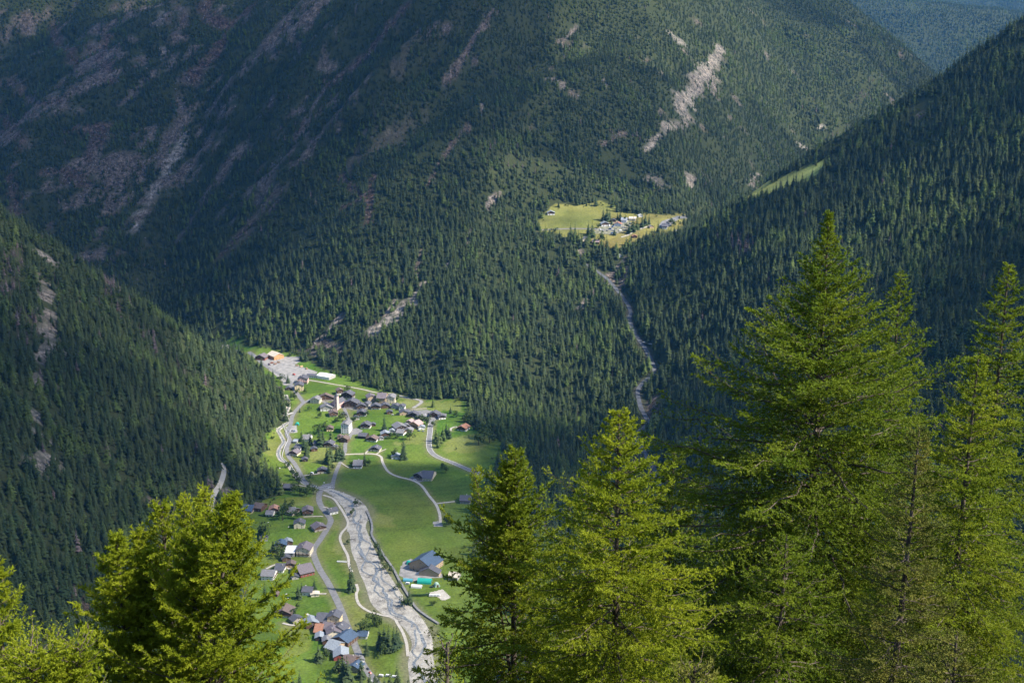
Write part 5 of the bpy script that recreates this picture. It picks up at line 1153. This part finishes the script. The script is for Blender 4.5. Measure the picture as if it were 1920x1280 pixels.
# ------------------------------------------------------------------ foreground larches and spruces on the camera's hillside
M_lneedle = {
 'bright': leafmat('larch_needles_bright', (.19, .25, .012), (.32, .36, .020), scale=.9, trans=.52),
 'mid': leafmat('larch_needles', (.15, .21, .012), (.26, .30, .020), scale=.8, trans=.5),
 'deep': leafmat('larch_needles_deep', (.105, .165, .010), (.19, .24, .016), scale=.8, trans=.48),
 'olive': leafmat('young_spruce_needles', (.095, .125, .018), (.20, .19, .032), scale=1.6, trans=.25)}
M_twig = mat('larch_bark', noisy((.05, .038, .028), (.13, .105, .085), 6, 6, .5, .03), rough=.95)
def nrm(v): return v / (np.linalg.norm(v, axis=-1, keepdims=True) + 1e-9)
def conifer_fg(name, seed, top, Y, width, mtl, blades=110000, prof=None, droop=.35, lift=.5, leaders=1, spacing=.16, hidden_below=None, bl=.055, bw=.013, label='', lean=(0, 0), cat='tree', group=None, stiff=0, base_z=None, thick=.72, twigd=1.0, liftp=1.2):
    R = np.random.default_rng(seed)
    tx, ty, tz = point(top[0], top[1], Y); zg = float(raw_height(np.array([tx]), np.array([Y]))[0]) if base_z is None else base_z
    Hh = tz - zg; ppm = FPX / (Y * 1.0); Rm = width / ppm / 2 * 1.2; bw = bw * (1.95 if Y > 19.5 else 1.5); bl = bl * .92; spacing = spacing * .72; wh = .30 + .25 * R.random()
    prof = prof or [(0, .02), (.06, .12), (.15, .30), (.3, .55), (.5, .82), (.7, 1.0), (1.2, 1.1)]
    vis = (CAM_H - .60 * Y - 1.2)                      # below this height nothing reaches the picture
    zlow = max(zg + .6, vis - 1.0) - zg
    vh = Hh - zlow
    tl = [(0., 0., 1.0, 0.)]
    for k in range(leaders - 1): tl.append((R.uniform(-.55, .55) * Rm, R.uniform(-.4, .4) * Rm, 1 - R.uniform(.02, .14) * vh / Hh, R.uniform(.25, .4)))
    # trunk
    wood = []; 
    def limb(P, r0, r1, n=5):
        P = np.asarray(P); t = nrm(np.gradient(P, axis=0)); up_ = np.where(np.abs(t[:, 2:]) > .9, np.array([[1., 0, 0]]), np.array([[0, 0, 1.]])); a = nrm(np.cross(t, up_)); b = np.cross(t, a); V = []
        rr = np.linspace(r0, r1, len(P))
        for k in range(n):
            an = 2 * math.pi * k / n; V.append(P + (a * math.cos(an) + b * math.sin(an)) * rr[:, None])
        V = np.stack(V, 1).reshape(-1, 3); F = []
        for i in range(len(P) - 1):
            for k in range(n):
                q, w_ = i * n + k, i * n + (k + 1) % n; F += [[q, w_, w_ + n], [q, w_ + n, q + n]]
        return V, np.array(F)
    def axis(z):                                       # trunk centreline
        s = z / Hh; return np.array([lean[0] * s * s + .05 * math.sin(3 * s + seed), lean[1] * s * s + .05 * math.cos(4 * s), z])
    zz = np.linspace(0, Hh, 26); tr0 = .013 * Hh * thick + .03 * thick
    trunk = limb([axis(z) for z in zz], tr0, .012, 9)
    # primary branches
    br = []
    for li, (lx, ly, ht, sp_) in enumerate(tl):
        zt = Hh * ht; z = zt - .05; k = R.uniform(0, 6)
        zend = zlow if li == 0 else zt - vh * .35
        while z > zend:
            f = (zt - z) / vh                          # 0 at the top .. 1 at the frame's lower edge
            L = Rm * np.interp(f, [p[0] for p in prof], [p[1] for p in prof]) * (R.uniform(.72, 1.16) if R.random() > .12 else R.uniform(1.15, 1.4)) * (1 if li == 0 else .5) + .05
            if li == 0 and leaders > 1 and f < .1: L *= .8
            k += 2.399 + R.uniform(-.5, .5)
            o = axis(z) if li == 0 else np.array([lx * (1 - (zt - z) / (vh * .5) * .9), ly * (1 - (zt - z) / (vh * .5) * .9), z])
            up0 = lift * (1 - min(f, 1)) ** liftp + R.uniform(-.12, .12) - .12 * f; dr = droop * R.uniform(.6, 1.3) * min(1, f * 1.6 + .1)
            o = o + np.array([0, 0, -.35 * ((z % wh) - wh / 2) * min(1, f * 3)]); br.append((o, k, L, up0, dr, f)); z -= spacing * R.uniform(.6, 1.3) * (.62 + .38 * min(1, f * 2))
        if li: wood.append(limb([axis(max(zend - .25 * vh, .3)), [lx * .4, ly * .4, zend], [lx, ly, zt]], .06 * thick, .008))
    segA, segB, segW = [], [], []                     # needle bearing twig segments
    ns = 9
    for o, az, L, up0, dr, f in br:
        d = np.array([math.cos(az), math.sin(az), 0]); sd_ = np.array([-d[1], d[0], 0]); s = np.linspace(0, 1, ns)
        bend = R.uniform(-.18, .18)
        P = o + d * (L * s)[:, None] + sd_ * (bend * L * s ** 2)[:, None] + np.array([0, 0, 1.]) * (L * (up0 * s - dr * s ** 1.6 + .16 * s ** 4))[:, None]
        P[1:] += R.normal(0, .012 * L + .004, (ns - 1, 3))
        wood.append(limb(P, .006 + .009 * L, .003, 4))
        segA.append(P[2:-1]); segB.append(P[3:]); segW.append(np.full(ns - 3, .8))
        nt = max(5, int((L * 11 + 3) * twigd)); ss = (np.arange(nt) + R.uniform(0, 1, nt)) / nt * .9 + .1; ip = np.clip((ss * (ns - 1)).astype(int), 0, ns - 2); fr = ss * (ns - 1) - ip
        p0 = P[ip] * (1 - fr[:, None]) + P[ip + 1] * fr[:, None]; tg = nrm(P[ip + 1] - P[ip])
        side = np.where(np.arange(nt) % 2 == 0, 1, -1)[:, None]
        tl_ = ((.09 + .04 * R.random(nt)) * min(1, .35 + f * 3) + .42 * L * (1 - ss) ** .8 * R.uniform(.55, 1.15, nt))
        ang = R.uniform(.55, 1.15, (nt, 1))
        dirn = nrm(tg * np.cos(ang) + sd_ * side * np.sin(ang) + np.array([0, 0, 1]) * R.normal(.0, .12, (nt, 1)))
        hang = np.outer(tl_ * R.uniform(.1, .75, nt) * (.25 if stiff else 1) * min(1, f * 1.8 + .1), [0, 0, -1.])
        upt = np.outer(tl_ * R.uniform(.1, .6, nt) * max(0, 1 - 1.6 * f), [0, 0, 1.])
        q0 = p0; q1 = p0 + dirn * (tl_ * .5)[:, None] + hang * .22 + upt * .3; q2 = p0 + dirn * tl_[:, None] * .95 + hang * .8 + upt
        segA += [q0, q1]; segB += [q1, q2]
        # side sprigs in the plane of the spray, pointing forward, their tips turned up
        ms = 3; 
        for m_ in range(ms):
            u_ = (m_ + R.uniform(0, 1, nt)) / ms; c0 = np.where(u_[:, None] < .5, q0 + (q1 - q0) * (2 * u_)[:, None], q1 + (q2 - q1) * (2 * u_ - 1)[:, None])
            td = nrm(q2 - q0); pr = nrm(np.cross(td, np.array([0, 0, 1.]))) * R.choice([-1, 1], (nt, 1))
            d3 = nrm(td * R.uniform(.6, 1.1, (nt, 1)) + pr * R.uniform(.4, 1.0, (nt, 1)) + np.array([0, 0, 1.]) * R.normal(-.05, .25, (nt, 1)))
            l3 = (.05 * min(1, .3 + f * 4) + .55 * tl_ * (1 - u_) * R.uniform(.5, 1.2, nt)).clip(.04, .32)
            c1 = c0 + d3 * (l3 * .6)[:, None]; c2 = c1 + nrm(d3 + np.array([0, 0, .35])) * (l3 * .4)[:, None]
            segA += [c0, c1]; segB += [c1, c2]
    A_ = np.concatenate(segA); B_ = np.concatenate(segB)
    keep = (np.maximum(A_[:, 2], B_[:, 2]) > zlow - .2); A_, B_ = A_[keep], B_[keep]
    sl = np.linalg.norm(B_ - A_, axis=1)
    # twig ribbons
    dv = nrm(B_ - A_); sw = nrm(np.cross(dv, R.normal(0, 1, A_.shape))) * .0028
    big = sl > .09; n2 = int(big.sum())
    tv = np.stack([A_[big] - sw[big], A_[big] + sw[big], B_[big]], 1).reshape(-1, 3); tf = np.arange(n2 * 3).reshape(-1, 3)
    wood.append((tv, tf))
    # needles: slim blades all round each twig
    back = (A_[:, 1] > .25 * Rm * np.clip(1.3 * (Hh - A_[:, 2]) / vh, .1, 1)); wt = sl * np.where(back, .3, 1.0)
    cdf = np.cumsum(wt); u = R.random(blades) * cdf[-1]; j = np.searchsorted(cdf, u); j = np.clip(j, 0, len(sl) - 1)
    w_ = R.random(blades)[:, None]; c = A_[j] * (1 - w_) + B_[j] * w_
    rn = nrm(np.cross(dv[j], R.normal(0, 1, (blades, 3)))); nd = nrm(rn + dv[j] * R.uniform(.5, 1.6, (blades, 1)))
    ln = bl * R.uniform(.6, 1.25, blades) ; wv = nrm(np.cross(nd, R.normal(0, 1, (blades, 3)))) * (bw * .5 * R.uniform(.7, 1.3, blades))[:, None]
    NV = np.stack([c - wv, c + wv, c + nd * ln[:, None]], 1).reshape(-1, 3); NF = np.arange(blades * 3).reshape(-1, 3)
    e = bpy.data.objects.new(name, None); COL.objects.link(e); e.location = (tx - lean[0], ty - lean[1], zg); tag(e, label, cat, group)
    link('trunk', mesh('trunk', *trunk, M_twig, smooth=True), e)
    wv_, wf_ = join_tris(wood); link('branches', mesh('branches', wv_, wf_, M_twig), e)
    link('needles', mesh('needles', NV, NF, M_lneedle[mtl]), e)
    return e
PB = [(0, .0), (.04, .025), (.09, .09), (.15, .21), (.23, .40), (.36, .68), (.46, .84), (.6, .95), (.75, 1.0), (1.2, 1.1)]
PS = [(0, .02), (.08, .18), (.25, .45), (.5, .72), (.8, .95), (1.2, 1.15)]
conifer_fg('larch_tree', 1, (1557, 398), 30, 640, 'deep', 480000, PB, droop=.42, lift=.75, spacing=.078, label='largest dark green larch in the foreground, right of centre, with a slender leader', bl=.075, bw=.019)
conifer_fg('larch_tree', 2, (1166, 772), 21, 560, 'bright', 210000, [(0, .02), (.08, .12), (.2, .28), (.4, .5), (.65, .78), (.9, 1), (1.2, 1.1)], droop=.36, lift=.7, spacing=.075, label='bright yellow green larch in the lower centre with an upright pointed top', bl=.055, bw=.013)
conifer_fg('larch_tree', 3, (968, 842), 23, 500, 'mid', 220000, [(0, .02), (.1, .14), (.25, .3), (.5, .52), (.8, .85), (1.2, 1.1)], droop=.3, lift=1.0, spacing=.08, leaders=3, label='sparse yellow green larch with thin upright tips left of the bright centre larch', bl=.055, bw=.013)
conifer_fg('larch_tree', 4, (432, 930), 17, 420, 'bright', 260000, [(0, .02), (.08, .10), (.2, .28), (.4, .52), (.7, .85), (1.2, 1.1)], droop=.18, lift=1.15, liftp=.55, spacing=.06, leaders=3, label='broad bright larch with several crowns at the lower left', bl=.05, bw=.0125, lean=(.55, 0))
conifer_fg('larch_tree', 5, (213, 1003), 17.5, 350, 'bright', 130000, [(0, .02), (.1, .12), (.3, .35), (.6, .7), (1, 1), (1.2, 1.1)], droop=.2, lift=1.15, liftp=.6, spacing=.07, leaders=2, label='smaller forked larch joined to the left side of the broad bright one', bl=.05, bw=.0125)
conifer_fg('larch_tree', 6, (300, 945), 18.2, 430, 'bright', 120000, [(0, .02), (.12, .14), (.35, .4), (.7, .8), (1.2, 1.1)], droop=.2, lift=1.15, liftp=.6, spacing=.075, leaders=2, label='bright larch top between the forked larch and the broad one', bl=.05, bw=.0125)
conifer_fg('larch_tree', 7, (1690, 512), 36, 280, 'deep', 90000, PS, droop=.35, lift=.6, spacing=.12, label='slim dark green larch behind the right side of the largest one', bl=.085, bw=.021)
conifer_fg('larch_tree', 8, (1895, 495), 31, 330, 'deep', 100000, PS, droop=.4, lift=.5, spacing=.11, label='tall larch at the right picture edge', bl=.075, bw=.019)
conifer_fg('larch_tree', 9, (1836, 668), 25, 360, 'mid', 130000, PS, droop=.35, lift=.5, spacing=.09, label='medium green larch between the brown tipped spruce and the right edge', bl=.065, bw=.015)
conifer_fg('larch_tree', 10, (1262, 845), 33, 400, 'deep', 100000, PS, droop=.35, lift=.6, spacing=.12, label='dark larch in the gap between the bright centre larch and the largest one', bl=.08, bw=.02)
conifer_fg('spruce_tree', 11, (1716, 800), 18, 270, 'olive', 150000, [(0, .05), (.15, .25), (.4, .55), (.7, .85), (1.2, 1.15)], droop=.12, lift=.35, spacing=.075, stiff=1, label='olive young spruce with a rusty brown tip before the largest larch', bl=.028, bw=.011, twigd=1.4)
conifer_fg('larch_tree', 12, (-20, 1040), 15, 170, 'bright', 50000, PS, droop=.22, lift=.7, spacing=.07, label='bright larch branches reaching in at the left picture edge', bl=.05, bw=.0125)
conifer_fg('larch_tree', 13, (60, 1205), 13, 330, 'bright', 70000, [(0, .3), (.2, .5), (.6, 1), (1.2, 1.2)], droop=.15, lift=.7, spacing=.05, leaders=3, label='low bright larch bush at the lower left corner', bl=.045, bw=.012)
conifer_fg('spruce_tree', 14, (1800, 1190), 12, 250, 'olive', 60000, [(0, .1), (.3, .6), (1, 1), (1.2, 1.1)], droop=.1, lift=.4, spacing=.06, stiff=1, label='yellow olive spruce top at the lower right edge', bl=.024, bw=.009, twigd=1.4)
conifer_fg('larch_sapling', 15, (850, 1200), 8, 46, 'bright', 2600, [(0, .05), (.4, .4), (1, 1), (1.2, 1)], droop=0, lift=1.7, liftp=.3, spacing=.06, leaders=1, label='thin upright larch sapling tips at the lower edge left of centre', bl=.022, bw=.006, cat='sapling', twigd=.25, thick=.4)
conifer_fg('spruce_tree', 16, (1300, 1245), 9, 150, 'olive', 16000, [(0, .2), (.5, 1), (1.2, 1.2)], droop=0, lift=1.0, spacing=.04, stiff=1, label='small conifer tip with long needles at the lower edge centre right', bl=.035, bw=.006)
conifer_fg('larch_tree', 17, (1470, 1000), 24, 420, 'deep', 70000, PS, droop=.45, lift=.4, spacing=.1, label='shaded drooping larch in front of the foot of the largest one', bl=.06, bw=.016)
conifer_fg('larch_tree', 18, (1100, 880), 26, 330, 'mid', 60000, PS, droop=.35, lift=.6, spacing=.1, label='larch half hidden behind the bright centre larch', bl=.065, bw=.016)
